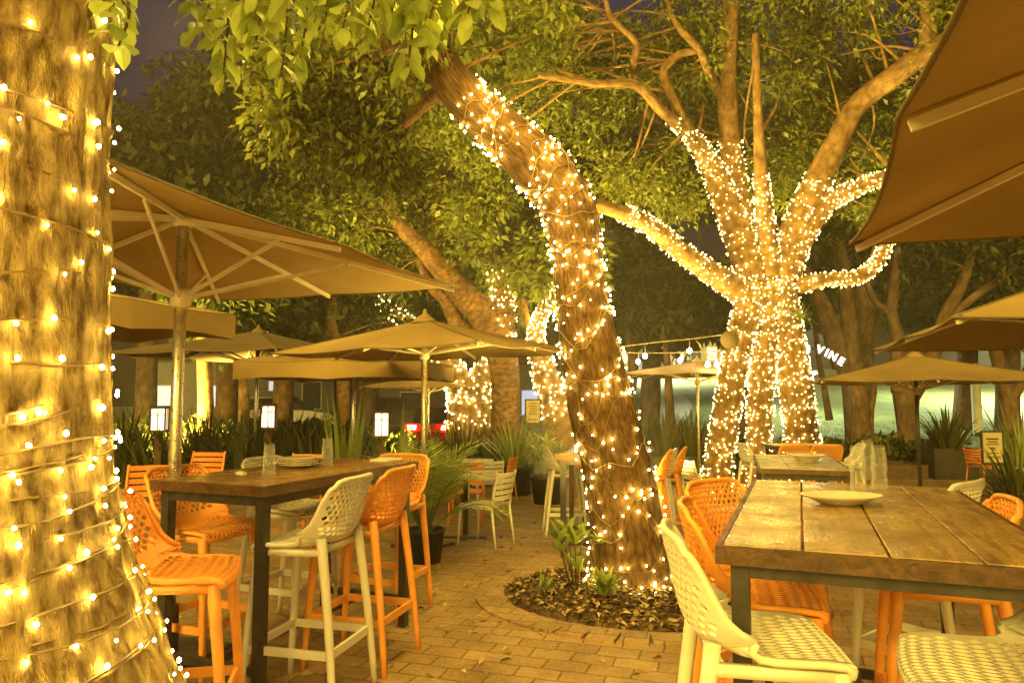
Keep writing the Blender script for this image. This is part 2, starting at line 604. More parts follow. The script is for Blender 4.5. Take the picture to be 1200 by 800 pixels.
# ------------------------------------------------------------------ furniture builders
def brick_shell(name, mat, mp, n, m, parent, solid_rows=(1, 1), th=.011, slots=()):
    """perforated shell: brick-offset cells with hexagonal holes, thickened to th"""
    V, Fc, idx = [], [], {}

    def vert(j, k):
        key = (j, k)
        if key not in idx:
            idx[key] = len(V)
            dz = 0 if j in (0, m) else (.30 if (k - j) % 2 == 0 else -.30)
            V.append(mp(-1 + k / n, (j + dz) / m))
        return idx[key]

    def inner(u, v):
        V.append(mp(u, v))
        return len(V) - 1

    for j in range(m):
        off = j % 2
        if off:
            for k in (0, 2 * n - 1):
                Fc.append((vert(j, k), vert(j, k + 1), vert(j + 1, k + 1), vert(j + 1, k)))
        k0 = off
        while k0 + 2 <= 2 * n:
            o = [vert(j, k0), vert(j, k0 + 1), vert(j, k0 + 2), vert(j + 1, k0 + 2), vert(j + 1, k0 + 1), vert(j + 1, k0)]
            u0, u1 = -1 + k0 / n, -1 + (k0 + 2) / n
            solid = j < solid_rows[0] or j >= m - solid_rows[1] or u0 < -1 + .6 / n or u1 > 1 - .6 / n
            if (j, k0 // 2) in slots:
                k0 += 2
                continue
            if solid:
                Fc.append(tuple(o))
            else:
                uc, vc, du, dv = (u0 + u1) / 2, (j + .5) / m, 1 / n, .5 / m
                q = [inner(uc + a * du, vc + b * dv) for a, b in ((-.76, -.36), (0, -1.12), (.76, -.36), (.76, .36), (0, 1.12), (-.76, .36))]
                for a in range(6):
                    b = (a + 1) % 6
                    Fc.append((o[a], o[b], q[b], q[a]))
            k0 += 2
    me = bpy.data.meshes.new(name)
    me.from_pydata(V, [], Fc)
    bm = bmesh.new()
    bm.from_mesh(me)
    bmesh.ops.recalc_face_normals(bm, faces=bm.faces)
    bmesh.ops.solidify(bm, geom=bm.faces[:], thickness=th)
    bm.to_mesh(me)
    bm.free()
    me.materials.append(mat)
    me.polygons.foreach_set('use_smooth', [False] * len(me.polygons))
    me.update()
    return link(name, me, parent)


def interp(t, pts):
    n = len(pts) - 1
    x = min(max(t, 0), 1) * n
    i = min(int(x), n - 1)
    f = x - i
    p0, p1, p2, p3 = pts[max(i - 1, 0)], pts[i], pts[i + 1], pts[min(i + 2, n)]
    return [.5 * (2 * b + (c - a) * f + (2 * a - 5 * b + 4 * c - d) * f * f + (3 * b - a - 3 * c + d) * f ** 3) for a, b, c, d in zip(p0, p1, p2, p3)]


SEAT = [(.215, .722, .196), (.205, .742, .205), (.12, .748, .213), (.0, .744, .218), (-.10, .748, .222), (-.17, .770, .222)]
BACK = [(-.172, .772, .222), (-.214, .825, .226), (-.236, .90, .226), (-.252, .98, .222), (-.268, 1.045, .214), (-.274, 1.072, .206)]


def seat_map(u, v):
    y, z, w = interp(v, SEAT)
    rim = .022 * abs(u) ** 3 * (.4 + .6 * v)
    y2 = y - .02 * u * u * (1 - v) + (.06 * u * u + .055 * u ** 6) * v ** 4
    return (u * w, y2, z + rim * (1 - v ** 4) + .045 * abs(u) ** 2.5 * v ** 4)


def back_map(u, v):
    y, z, w = interp(v, BACK)
    y2 = y + .06 * u * u * (1 - .35 * v) + .055 * u ** 6 * (1 - v) ** 1.5
    z2 = z - .034 * abs(u) ** 9 * v ** 3 + .045 * abs(u) ** 2.5 * (1 - v) ** 2
    return (u * w, y2, z2)


def make_stool(mat):
    root = empty('bar_stool', (0, 0, 0))
    brick_shell('seat', mat, seat_map, 15, 13, root, (1, 2))
    brick_shell('backrest', mat, back_map, 15, 15, root, (2, 1), slots=())
    mb = MB()                                                       # rounded rim round seat and back
    rim = [back_map(-1, v) for v in np.linspace(0, 1, 9)] + [back_map(u, 1) for u in np.linspace(-.85, .85, 9)] + [back_map(1, v) for v in np.linspace(1, 0, 9)]
    mb.tube(rim, .0115, 6)
    rim = [seat_map(-1, v) for v in np.linspace(1, 0, 9)] + [seat_map(u, 0) for u in np.linspace(-.85, .85, 9)] + [seat_map(1, v) for v in np.linspace(0, 1, 9)]
    mb.tube(rim, .0125, 6)
    mb.bar((-.19, .16, .722), (-.20, -.16, .735), .03, .03).bar((.19, .16, .722), (.20, -.16, .735), .03, .03)
    mb.bar((-.19, .165, .715), (.19, .165, .715), .03, .028).bar((-.19, -.15, .735), (.19, -.15, .735), .03, .028)
    mb.build('rim', mat, root, True)
    feet = {}
    for sx in (-1, 1):
        for sy in (1, -1):
            a = Vector((sx * .188, .165 if sy > 0 else -.165, .735 if sy > 0 else .80))
            b = Vector((sx * .222, .225 if sy > 0 else -.262, 0))
            q = MB()
            mid = a.lerp(b, .5) + Vector((0, 0.006 * sy, 0))
            q.tube([a, mid, b], [.025, .021, .0155], 8, samples=3)
            q.build('leg', mat, root, True)
            feet[(sx, sy)] = (a, b)
    fr = MB()

    def lp(k, z):
        a, b = feet[k]
        t = (a.z - z) / (a.z - b.z)
        return a.lerp(b, t)
    z = .27
    for k1, k2 in (((-1, 1), (1, 1)), ((-1, -1), (1, -1)), ((-1, 1), (-1, -1)), ((1, 1), (1, -1))):
        fr.bar(lp(k1, z), lp(k2, z), .016, .040)
    fr.build('footrest', mat, root)
    return root


def make_chair(mat):
    root = empty('dining_chair', (0, 0, 0))
    s = MB()
    for k in range(7):
        y = .19 - k * .062
        s.box((0, y, .45 - .012 * math.sin(k / 6 * PI)), (.42, .05, .014))
    s.bar((-.205, .215, .435), (-.205, -.21, .435), .025, .03).bar((.205, .215, .435), (.205, -.21, .435), .025, .03)
    s.build('seat', mat, root)
    b = MB()
    for k in range(5):
        z = .535 + k * .062
        y = -.215 - .17 * (z - .45)
        pts = [(x, y - .035 * (1 - (x / .2) ** 2), z) for x in np.linspace(-.2, .2, 7)]
        for p, q in zip(pts, pts[1:]):
            b.bar(p, q, .012, .046)
    for sx in (-1, 1):
        b.tube([(sx * .205, -.205, .43), (sx * .207, -.225, .6), (sx * .2, -.282, .82)], [.014, .014, .012], 8, samples=3)
    b.build('backrest', mat, root)
    for sx in (-1, 1):
        for (y0, y1) in ((.20, .225), (-.195, -.255)):
            q = MB()
            q.tube([(sx * .2, y0, .44), (sx * .215, y1, 0)], [.016, .012], 8)
            q.build('leg', mat, root, True)
    return root


def make_bar_table(name, Lx, Ly, H, top_mat, top_edge=.052, planks=3, apron=.05):
    """Ly is the long side"""
    root = empty(name, (0, 0, 0))
    t = MB()
    w = Lx / planks
    for k in range(planks):
        t.box((-Lx / 2 + w * (k + .5), 0, H - top_edge / 2), (w - .005, Ly - .004 * (k % 2), top_edge))
    tp = t.build('tabletop', top_mat, root)
    bv = tp.modifiers.new('edge', 'BEVEL')
    bv.width = .004
    bv.segments = 2
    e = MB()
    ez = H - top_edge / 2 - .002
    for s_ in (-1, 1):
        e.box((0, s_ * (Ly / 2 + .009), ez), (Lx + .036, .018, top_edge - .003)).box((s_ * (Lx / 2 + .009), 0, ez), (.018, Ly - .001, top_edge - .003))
    e.build('shade_trim', M['wood_edge_shade'], root)  # added dark bars; shade of the table ends put into their colour
    a = MB()
    z = H - top_edge - apron / 2 - .002
    a.box((-Lx / 2 + .045, 0, z), (.04, Ly - .13, apron)).box((Lx / 2 - .045, 0, z), (.04, Ly - .13, apron))
    a.box((0, -Ly / 2 + .045, z), (Lx - .13, .04, apron)).box((0, Ly / 2 - .045, z), (Lx - .13, .04, apron))
    a.build('apron', M['steel'], root)
    for sx in (-1, 1):
        for sy in (-1, 1):
            MB().box((sx * (Lx / 2 - .045), sy * (Ly / 2 - .045), (H - top_edge - .002) / 2), (.05, .05, H - top_edge - .002)).build('leg', M['steel'], root)
    f = MB()
    f.box((0, -Ly / 2 + .045, .17), (Lx - .144, .03, .04)).box((0, Ly / 2 - .045, .17), (Lx - .144, .03, .04)).box((0, 0, .17), (.03, Ly - .122, .04))
    f.build('foot_rail', M['steel'], root)
    return root


def make_pedestal_table(name, Lx, Ly, H, top_mat):
    root = empty(name, (0, 0, 0))
    tp = MB().box((0, 0, H - .017), (Lx, Ly, .034)).build('tabletop', top_mat, root)
    bv = tp.modifiers.new('edge', 'BEVEL')
    bv.width = .006
    bv.segments = 2
    MB().lathe([(.035, .03), (.03, .2), (.03, H - .06), (.16, H - .04), (.16, H - .035)], seg=16).build('column', M['steel'], root, True)
    MB().box((0, 0, .012), (.5, .07, .024)).box((0, 0, .0355), (.07, .5, .022)).build('base', M['steel'], root)
    return root


def make_umbrella(a, b, eave, apex, canvas, valance=0.0, slider=None, pole_r=.033, ground=0.0, sag=.05, with_base=True, pole_mat='chrome'):
    """pyramid market umbrella of half sides a, b; local origin on the ground at the pole"""
    root = empty('market_umbrella', (0, 0, 0))
    c = MB()
    per = []
    K = 6
    cor = [(-a, -b), (a, -b), (a, b), (-a, b)]
    for q in range(4):
        p0, p1 = cor[q], cor[(q + 1) % 4]
        for k in range(2 * K):
            t = k / (2 * K)
            x, y = p0[0] + (p1[0] - p0[0]) * t, p0[1] + (p1[1] - p0[1]) * t
            s_ = abs(math.sin(2 * PI * t))
            e = 1 - .018 * s_
            per.append((x * e, y * e, s_))
    nring = 9
    rings = []
    for layer in (0, 1):
        rr = []
        for r in range(nring + 1):
            t = max(r / nring, .03)
            row = []
            for x, y, s_ in per:
                z = apex - (apex - eave) * t - sag * s_ * t * (1 - .45 * t) - .01 * math.sin(PI * t) - layer * .006
                row.append(len(c.v))
                c.v.append((x * t, y * t, z))
            rr.append(row)
        rings.append(rr)
    n = len(per)
    c._b(len(c.v))
    for layer in (0, 1):
        rr = rings[layer]
        for r in range(nring):
            for j in range(n):
                q = (rr[r][j], rr[r + 1][j], rr[r + 1][(j + 1) % n], rr[r][(j + 1) % n])
                c.f.append(q if layer == 0 else tuple(reversed(q)))
        f = tuple(rr[0])
        c.f.append(f if layer else tuple(reversed(f)))
    for j in range(n):
        o, i = rings[0][nring], rings[1][nring]
        c.f.append((o[j], i[j], i[(j + 1) % n], o[(j + 1) % n]))
    c.build('canopy', canvas, root)
    if valance:
        v = MB()
        for layer in (0, 1):
            for z in (0, 1):
                for x, y, s_ in per:
                    k = 1.004 - layer * .004
                    v.v.append((x * k, y * k, eave - sag * .55 * s_ - .008 - z * valance * (1 - .25 * s_)))
        for j in range(n):
            j2 = (j + 1) % n
            v.f.append((j, j2, n + j2, n + j))
            v.f.append((2 * n + j2, 2 * n + j, 3 * n + j, 3 * n + j2))
            v.f.append((n + j, n + j2, 3 * n + j2, 3 * n + j))
            v.f.append((j2, j, 2 * n + j, 2 * n + j2))
        v._b(len(v.v))
        v.build('valance', canvas, root)
    MB().lathe([(.16, -.05), (.10, .0), (.03, .05), (.018, .10), (.0, .11)], (0, 0, apex + .01), 12).build('finial', canvas, root, True)
    sl = slider if slider else eave - .2
    MB().rod([(0, 0, ground + .04), (0, 0, apex - .02)], pole_r, 16).build('pole', M[pole_mat], root, True)
    MB().lathe([(.05, 0), (.058, .02), (.058, .09), (.05, .11)], (0, 0, sl), 16).build('hub', M['alu'], root, True)
    MB().lathe([(.05, 0), (.065, .015), (.065, .04), (.05, .055)], (0, 0, apex - .09), 16).build('collar', M['alu'], root, True)
    hem = MB()
    hem.tube([(x, y, eave - sag * .55 * s_ - .004) for x, y, s_ in per] + [(per[0][0], per[0][1], eave - .004)], .007, 6)
    hem.build('hem', M['canvas_dark'], root, True)
    for x, y in cor:
        MB().lathe([(0, -.012), (.03, -.008), (.03, .008), (0, .012)], (x * .985, y * .985, eave + .0), 12).build('corner_pocket', M['canvas_dark'], root)
    sm = MB()
    for x, y in cor:
        sm.tube([(x * t, y * t, apex - (apex - eave) * t - .01 * math.sin(PI * t) + .002) for t in np.linspace(.05, 1, 8)], .006, 5)
    sm.build('ridge_seam', M['canvas_dark'], root, True)
    if with_base:
        MB().box((0, 0, ground + .02), (.5, .5, .04), taper=.96).lathe([(.055, .04), (.05, .3)], (0, 0, ground), 16).build('base', M['steel'], root)
    ends = [(-a, -b, 0), (a, -b, 0), (a, b, 0), (-a, b, 0), (0, -b, 1), (a, 0, 1), (0, b, 1), (-a, 0, 1)]
    for x, y, m_ in ends:
        z_end = eave - .03
        MB().bar((x * .03, y * .03, apex - .05), (x * .985, y * .985, z_end), .018, .028).build('rib', M['alu'], root)
        t = .55 if not m_ else .62
        MB().bar((x * .02, y * .02, sl + .06), (x * t, y * t, apex - .05 + (z_end - apex + .05) * t - .015), .014, .022).build('strut', M['alu'], root)
    return root


# ------------------------------------------------------------------ plants
def blades(n, L, W, seed, spread=.12, lean=.35, arch=.5, seg=5, up=.0):
    """tapered arching strap leaves growing from one point: returns quads and tints"""
    g = np.random.default_rng(seed)
    Q, T = [], []
    for _ in range(n):
        az = g.random() * 2 * PI
        out = np.array([math.cos(az), math.sin(az), 0])
        side = np.array([-math.sin(az), math.cos(az), 0])
        l = L * (.55 + .5 * g.random())
        w = W * (.7 + .6 * g.random())
        el = lean * (.2 + g.random())
        ar = arch * (.3 + g.random())
        p = out * spread * g.random() + np.array([0, 0, up])
        rows = []
        for k in range(seg + 1):
            t = k / seg
            ww = w * (1 - t ** 2.2) * (.55 + .9 * min(t * 3, 1) * .5) + .001
            rows.append((p - side * ww / 2, p + side * ww / 2))
            ang = el + ar * t * t * 1.6
            p = p + (out * math.sin(ang) + np.array([0, 0, math.cos(ang)])) * l / seg
        ti = g.random()
        for k in range(seg):
            Q.append([rows[k][0], rows[k][1], rows[k + 1][1], rows[k + 1][0]])
            T.append(ti)
    return np.array(Q), np.array(T)


def strap_plant(name, loc, n, L, W, seed, mat, label, cat, group=None, pot=None, **kw):
    root = empty(name, loc, 0, label, cat, group)
    up = 0
    if pot:
        r, h = pot
        MB().lathe([(r * .78, 0), (r, h * .92), (r * 1.04, h * .93), (r * 1.04, h), (r * .94, h), (r * .92, h * .9), (0, h * .9)], seg=20).build('pot', M['pot'], root, True)
        up = h * .88
    Q, T = blades(n, L, W, seed, up=up, **kw)
    quads_mesh('foliage', Q, mat, root, T)
    return root


def palm_plant(name, loc, n, L, seed, label, cat, pot=None, up=.0):
    root = empty(name, loc, 0, label, cat)
    if pot:
        r, h = pot
        MB().lathe([(r * .78, 0), (r, h * .92), (r * 1.04, h * .93), (r * 1.04, h), (r * .94, h), (r * .92, h * .9), (0, h * .9)], seg=20).build('pot', M['pot'], root, True)
        up = h * .88
    g = np.random.default_rng(seed)
    st = MB()
    P, D, Nn, LL, T = [], [], [], [], []
    for k in range(n):
        az = 2.399 * k + g.random() * .5
        out = np.array([math.cos(az), math.sin(az), 0])
        side = np.array([-math.sin(az), math.cos(az), 0])
        l = L * (.7 + .4 * g.random())
        el = .10 + .9 * g.random() ** 1.2
        p = np.array([0, 0, up]) + out * .03
        pts = []
        for i in range(13):
            t = i / 12
            ang = el + 1.15 * t * t
            dr = out * math.sin(ang) + np.array([0, 0, math.cos(ang)])
            pts.append(tuple(p))
            if t > .25:
                for s_ in (-1, 1):
                    for h_ in (0, .5):
                        P.append(p + dr * l / 13 * h_)
                        D.append(side * s_ + dr * (.55 + .5 * t) + np.array([0, 0, -.22]))
                        Nn.append(np.cross(side, dr) + side * s_ * .2)
                        LL.append(l * (.34 - .24 * abs(t - .55)))
                        T.append(.3 + .7 * g.random())
            p = p + dr * l / 13
        st.tube(pts, list(np.linspace(.009, .003, 13)), 5)
    st.build('stems', M['palm'], root, True)
    P, D, Nn, LL = map(np.array, (P, D, Nn, LL))
    quads_mesh('fronds', leaf_quads(P, D, Nn, LL, LL * .085, .1), M['palm'], root, np.array(T))
    return root


def leafy_plant(name, loc, n, L, W, seed, mat, label, cat, h=.25, group=None, pot=None):
    """bushy plant: leaf rosettes round several short stems"""
    root = empty(name, loc, 0, label, cat, group)
    up = 0
    if pot:
        r, ph = pot
        MB().lathe([(r * .78, 0), (r, ph * .92), (r * 1.04, ph * .93), (r * 1.04, ph), (r * .94, ph), (r * .92, ph * .9), (0, ph * .9)], seg=20).build('pot', M['pot'], root, True)
        up = ph * .88
    g = np.random.default_rng(seed)
    QQ, TT = [], []
    st = MB()
    for k in range(n):
        az, r = g.random() * 2 * PI, h * .5 * g.random() ** .5
        hh = h * (.3 + .7 * g.random())
        tip = np.array([math.cos(az) * r, math.sin(az) * r, up + hh])
        st.tube([(tip[0] * .3, tip[1] * .3, up - .02), tuple(tip)], [.008, .006], 5)
        Q, T = blades(9, L, W, seed * 31 + k, spread=.02, lean=.9, arch=.8, seg=4)
        QQ.append(Q + tip)
        TT.append(T)
    st.build('stems', M['timber'], root, True)
    quads_mesh('foliage', np.concatenate(QQ), mat, root, np.concatenate(TT))
    return root


# ------------------------------------------------------------------ string lights
def bulb_mesh(name, r, mat):
    bm = bmesh.new()
    bmesh.ops.create_icosphere(bm, subdivisions=1, radius=r)
    for v in bm.verts:
        v.co.z *= 1.25
    me = bpy.data.meshes.new(name)
    bm.to_mesh(me)
    bm.free()
    me.materials.append(mat)
    return me


def surf(fr, s, a, lift):
    """point on a limb: s = 0..1 along its frames, a = angle round it"""
    x = s * (len(fr) - 1)
    i = min(int(x), len(fr) - 2)
    f = x - i
    p = fr[i][0].lerp(fr[i + 1][0], f)
    n = fr[i][1].lerp(fr[i + 1][1], f)
    b = fr[i][2].lerp(fr[i + 1][2], f)
    r = fr[i][3] * (1 - f) + fr[i + 1][3] * f
    d = (n * math.cos(a) + b * math.sin(a)).normalized()
    return p + d * (r * 1.004 + lift), d


def string_lights(label, limbs, r_bulb, mat, cord_r, seed, group='string lights wrapped round the trees', jit=.9, loose=.5, cmat='cord'):
    """limbs: list of (frames, s0, s1, turns, bulbs per turn)"""
    root = empty('string_lights', tuple(limbs[0][0][0][0]), 0, label, 'string lights', group)
    inv = Vector(root.location)
    g = random.Random(seed)
    cord = MB()
    P = []
    for fr, s0, s1, turns, bpt, lift in limbs:
        n = int(turns * 22)
        pts = []
        ph = g.random() * 6.28
        wob = jit * (s1 - s0) / max(turns, 1)

        def ss(t, a):
            q = noise.noise(Vector((a * .35, ph, 3))) + .6 * noise.noise(Vector((a * 1.1, ph, 9)))
            return min(s1, max(s0, s0 + (s1 - s0) * t + wob * q))
        for k in range(n + 1):
            t = k / n
            a = ph + turns * 2 * PI * t
            s = ss(t, a)
            p, d = surf(fr, s, a, lift + .012 * (noise.noise(Vector((a * .9, ph, 0)))))
            pts.append(tuple(p - inv))
        cord.tube(pts, cord_r, 4)
        nb = int(turns * bpt)
        for k in range(nb):
            t = (k + .5 + .5 * (g.random() - .5)) / nb
            a = ph + turns * 2 * PI * t
            s = ss(t, a) + (g.random() - .5) * loose * (s1 - s0) / max(turns, 1)
            a += (g.random() - .5) * .35 * loose
            s = min(s1, max(s0, s))
            p, d = surf(fr, s, a, lift + r_bulb * .9 + .02 * g.random() ** 2)
            P.append((p - inv, d))
    cord.build('cord', M[cmat], root)
    me = bulb_mesh('bulb', r_bulb, mat)
    cam = Vector((0, 0, CAM_Z))
    P.sort(key=lambda q: (-(1 if q[1].dot(cam - (q[0] + inv)) > 0 else 0), g.random()))
    for p, d in P[:96]:
        o = link('bulb', me, root)
        o.location = p
        o.rotation_euler = (g.random() * 3, g.random() * 3, 0)
        k = .62 + .55 * g.random()
        o.scale = (k, k, k)
    rest = P[96:]
    if rest:
        base = np.array([v.co[:] for v in me.vertices])
        tri = np.array([p.vertices[:] for p in me.polygons])
        V = np.concatenate([base * (.62 + .55 * g.random()) + np.array(p) for p, d in rest])
        Fq = np.concatenate([tri + len(base) * k for k in range(len(rest))])
        m2 = bpy.data.meshes.new('bulbs')
        m2.from_pydata(V.tolist(), [], Fq.tolist())
        m2.materials.append(mat)
        tag(link('bulbs', m2, root), kind='stuff')
    return root


def bark_disp(amp, fu, fl, seed):
    def f(c, s, L, r):
        return amp * noise.noise(Vector((c * fu + seed, s * fu, L * fl))) + amp * .5 * noise.noise(Vector((c * fu * 2.7, s * fu * 2.7 + seed, L * fl * 2.2)))
    return f


# ================================================================== THE SETTING
def ground_sheet(name, xs, ys, mat, dz=0.0, hf=gz):
    xs, ys = np.array(xs, float), np.array(ys, float)
    V = [(x, y, hf(x, y) + dz) for y in ys for x in xs]
    nx = len(xs)
    Fc = [(j * nx + i, j * nx + i + 1, (j + 1) * nx + i + 1, (j + 1) * nx + i) for j in range(len(ys) - 1) for i in range(nx - 1)]
    me = bpy.data.meshes.new(name)
    me.from_pydata(V, [], Fc)
    me.polygons.foreach_set('use_smooth', [True] * len(Fc))
    me.materials.append(mat)
    me.update()
    return tag(link(name, me), kind='structure')


gx = sorted(set(list(np.linspace(-8, 14, 56)) + [-120, -60, -35, -22, -15, -11, 18, 24, 34, 60, 120]))
gy = sorted(set(list(np.linspace(-6, 30, 73)) + [-25, -15, 34, 38, 44, 50, 60, 70, 82, 110]))
ground_sheet('lawn', gx, gy, M['lawn'], -.012)
ground_sheet('paved_terrace', [x for x in gx if -11 <= x <= 12], [y for y in gy if -6 <= y <= 17.5], M['pavers'], 0)
ground_sheet('road', np.linspace(-60, -1.8, 24), np.linspace(24, 33, 10), M['road'], .006)
# curving pale path in the park
pv, pf = [], []
for k in range(25):
    t = k / 24
    y = 26 + 42 * t
    x = 4.6 + .17 * (y - 26) + 2.2 * math.sin(t * 4.4)
    w = .8 + .2 * t
    pv += [(x - w, y, gz(x - w, y) + .03), (x + w, y, gz(x + w, y) + .03)]
    if k:
        i = 2 * k
        pf.append((i - 2, i - 1, i + 1, i))
me = bpy.data.meshes.new('footpath')
me.from_pydata(pv, [], pf)
me.materials.append(M['path'])
tag(link('footpath', me), kind='structure')

# mulch bed round the leaning tree: soil mound, chips and a ring of pavers
BED = Vector((1.03, 5.62, 0))
BR = 1.08
rings = []
V, Fc = [], []
for r in range(9):
    for j in range(48):
        a = 2 * PI * j / 48
        rr = BR * r / 8 * (1 + .03 * noise.noise(Vector((math.cos(a) * 2, math.sin(a) * 2, 1))))
        x, y = BED.x + rr * math.cos(a), BED.y + rr * math.sin(a)
        h = gz(x, y) + .004 + .075 * (1 - (r / 8) ** 3) + .02 * noise.noise(Vector((x * 4, y * 4, 0))) * (1 - r / 8)
        V.append((x, y, h))
for r in range(8):
    for j in range(48):
        a, b = r * 48 + j, r * 48 + (j + 1) % 48
        Fc.append((a, a + 48, b + 48, b))
me = bpy.data.meshes.new('soil_bed')
me.from_pydata(V, [], Fc)
me.materials.append(M['mulch'])
me.polygons.foreach_set('use_smooth', [True] * len(Fc))
tag(link('soil_bed', me), kind='structure')
n = 5200
rr = BR * .985 * np.sqrt(rng.random(n))
aa = rng.random(n) * 2 * PI
P = np.stack([BED.x + rr * np.cos(aa), BED.y + rr * np.sin(aa), np.zeros(n)], 1)
P[:, 2] = [gz(p[0], p[1]) + .012 + .075 * (1 - (r / BR) ** 3) + .018 * rng.random() for p, r in zip(P, rr)]
D = rng.normal(size=(n, 3)) * np.array([1, 1, .28])
Nn = rng.normal(size=(n, 3)) * .45 + np.array([0, 0, 1])
Ln = .025 + .055 * rng.random(n)
tag(quads_mesh('mulch', leaf_quads(P, D, Nn, Ln, Ln * (.25 + .3 * rng.random(n))), M['chips'], None, rng.random(n) ** 2), kind='stuff')
n = 900
rr = BR * .97 * np.sqrt(rng.random(n))
aa = rng.random(n) * 2 * PI
P = np.stack([BED.x + rr * np.cos(aa), BED.y + rr * np.sin(aa), np.zeros(n)], 1)
P[:, 2] = [gz(p[0], p[1]) + .035 + .075 * (1 - (r / BR) ** 3) for p, r in zip(P, rr)]
n2 = 480
P2 = np.stack([-2.5 + 5.0 * rng.random(n2), 2.6 + 10 * rng.random(n2) ** 1.3, np.zeros(n2)], 1)
P2[:, 2] = [gz(p[0], p[1]) + .008 for p in P2]
P = np.concatenate([P, P2])
n += n2
D = rng.normal(size=(n, 3)) * np.array([1, 1, .2])
Nn = rng.normal(size=(n, 3)) * .3 + np.array([0, 0, 1])
Ln = .035 + .05 * rng.random(n)
tag(quads_mesh('leaf_litter', leaf_quads(P, D, Nn, Ln, Ln * .45, .35), M['litter'], None, rng.random(n)), kind='stuff')
# ring of edging pavers, each laid round the bed, one continuous border
mb = MB()
for j in range(40):
    a = 2 * PI * (j + .5) / 40
    r = BR + .125
    x, y = BED.x + r * math.cos(a), BED.y + r * math.sin(a)
    mb.box((x, y, gz(x, y) + .006), (.22, 2 * PI * r / 40 - .012, .03), a)
tag(mb.build('paver_border', M['pavers']), kind='structure')


# ================================================================== TREES
def limb(mb, pts, seg=14, per=6, disp=None):
    """pts: (px, py, width in px, distance); radius and place in metres"""
    P, Rd = [], []
    for px, py, w, Y in pts:
        P.append(at(px, py, Y))
        Rd.append(max(.012, w / 2 / F_PX * Y))
    return mb.tube(P, Rd, seg, samples=per, disp=disp)


def twigs(mb, frames, clumps, count, seed, maxlen=2.6):
    """thin branches from the limbs out to leaf clumps"""
    g = random.Random(seed)
    nodes = [f for fr in frames for f in fr[len(fr) // 3:]]
    for _ in range(count):
        c = Vector(clumps[g.randrange(len(clumps))])
        cand = [nodes[g.randrange(len(nodes))] for _ in range(14)]
        f = min(cand, key=lambda q: (q[0] - c).length)
        d = (f[0] - c).length
        if d > maxlen or d < .25:
            continue
        m = f[0].lerp(c, .5) + Vector((g.gauss(0, .14), g.gauss(0, .14), g.gauss(.05, .14))) * d * .6
        mb.tube([f[0], m, c], [min(f[3] * .45, .012 + .012 * d), .008 + .006 * d, .005], 5, samples=4, cap=False)


def blob(px, py, Y, rx, ry, rz, w=1.0):
    c = at(px, py, Y)
    k = Y / F_PX
    return (tuple(c), (rx * k, rz, ry * k), w * rx * ry)


def make_tree(name, label, bark, leaf, limbs, blobs, n_cl, per, leaf_len, seed, group, ntw=0, spread=.22, gap=-.12, disp=None, seg=14, freq=.9, cat='tree', trunk_n=1, maxlen=2.6):
    base = at(*limbs[0][0][:2], limbs[0][0][3])
    root = empty(name, (base.x, base.y, gz(base.x, base.y)), 0, label, cat, group)
    inv = Matrix.Translation(-Vector(root.location))
    FR = []
    for k, l in enumerate(limbs):
        mb = MB()
        FR.append(limb(mb, l, seg if k < trunk_n else max(8, seg - 4), 6, disp))
        o = mb.build('trunk' if k < trunk_n else 'branch', bark, root, True, True)
        o.data.transform(inv)
    if blobs and ntw:
        Q, T, C = crown_leaves(blobs, n_cl, per, leaf_len, seed, spread, gap=gap, freq=freq)
        mb = MB()
        twigs(mb, FR, C, ntw, seed, maxlen)
        if mb.v:
            o = mb.build('twigs', bark, root, True, True)
            o.data.transform(inv)
    if blobs:
        if not ntw:
            Q, T, C = crown_leaves(blobs, n_cl, per, leaf_len, seed, spread, gap=gap, freq=freq)
        o = quads_mesh('crown', Q, leaf, root, T)
        o.data.transform(inv)
    return root, FR


FIG = 'fig trees wrapped in lights on the terrace'
# --- the big trunk close by on the left
root = empty('fig_tree', (-1.585, 1.90, 0), 0, 'thick ridged trunk close by at the left edge, wrapped in widely spaced lights', 'tree', FIG)
mb = MB()
zs = [-.05, .25, .5, .75, 1.0, 1.25, 1.5, 1.8, 2.1, 2.4, 2.8, 3.3, 3.9]
rs = [.95, .82, .69, .585, .50, .448, .437, .434, .432, .435, .44, .43, .42]
T1F = mb.tube([Vector((0.02 * math.sin(z * 2), 0, z)) for z in zs], rs, 200, samples=30,
              disp=lambda c, s, L, r: .035 * noise.noise(Vector((c * 1.6, s * 1.6, L * 1.1))) + .055 * abs(noise.noise(Vector((c * 7.5, s * 7.5, L * 3.0 + 3)))) - .015
              + .034 * (.5 - abs(noise.noise(Vector((c * 19, s * 19, L * 7.5))))) + .016 * noise.noise(Vector((c * 40, s * 40, L * 11))))
mb.build('trunk', M['bark_big'], root, True, True)
T1F = [(f[0] + Vector((-1.585, 1.90, 0)), *f[1:]) for f in T1F]
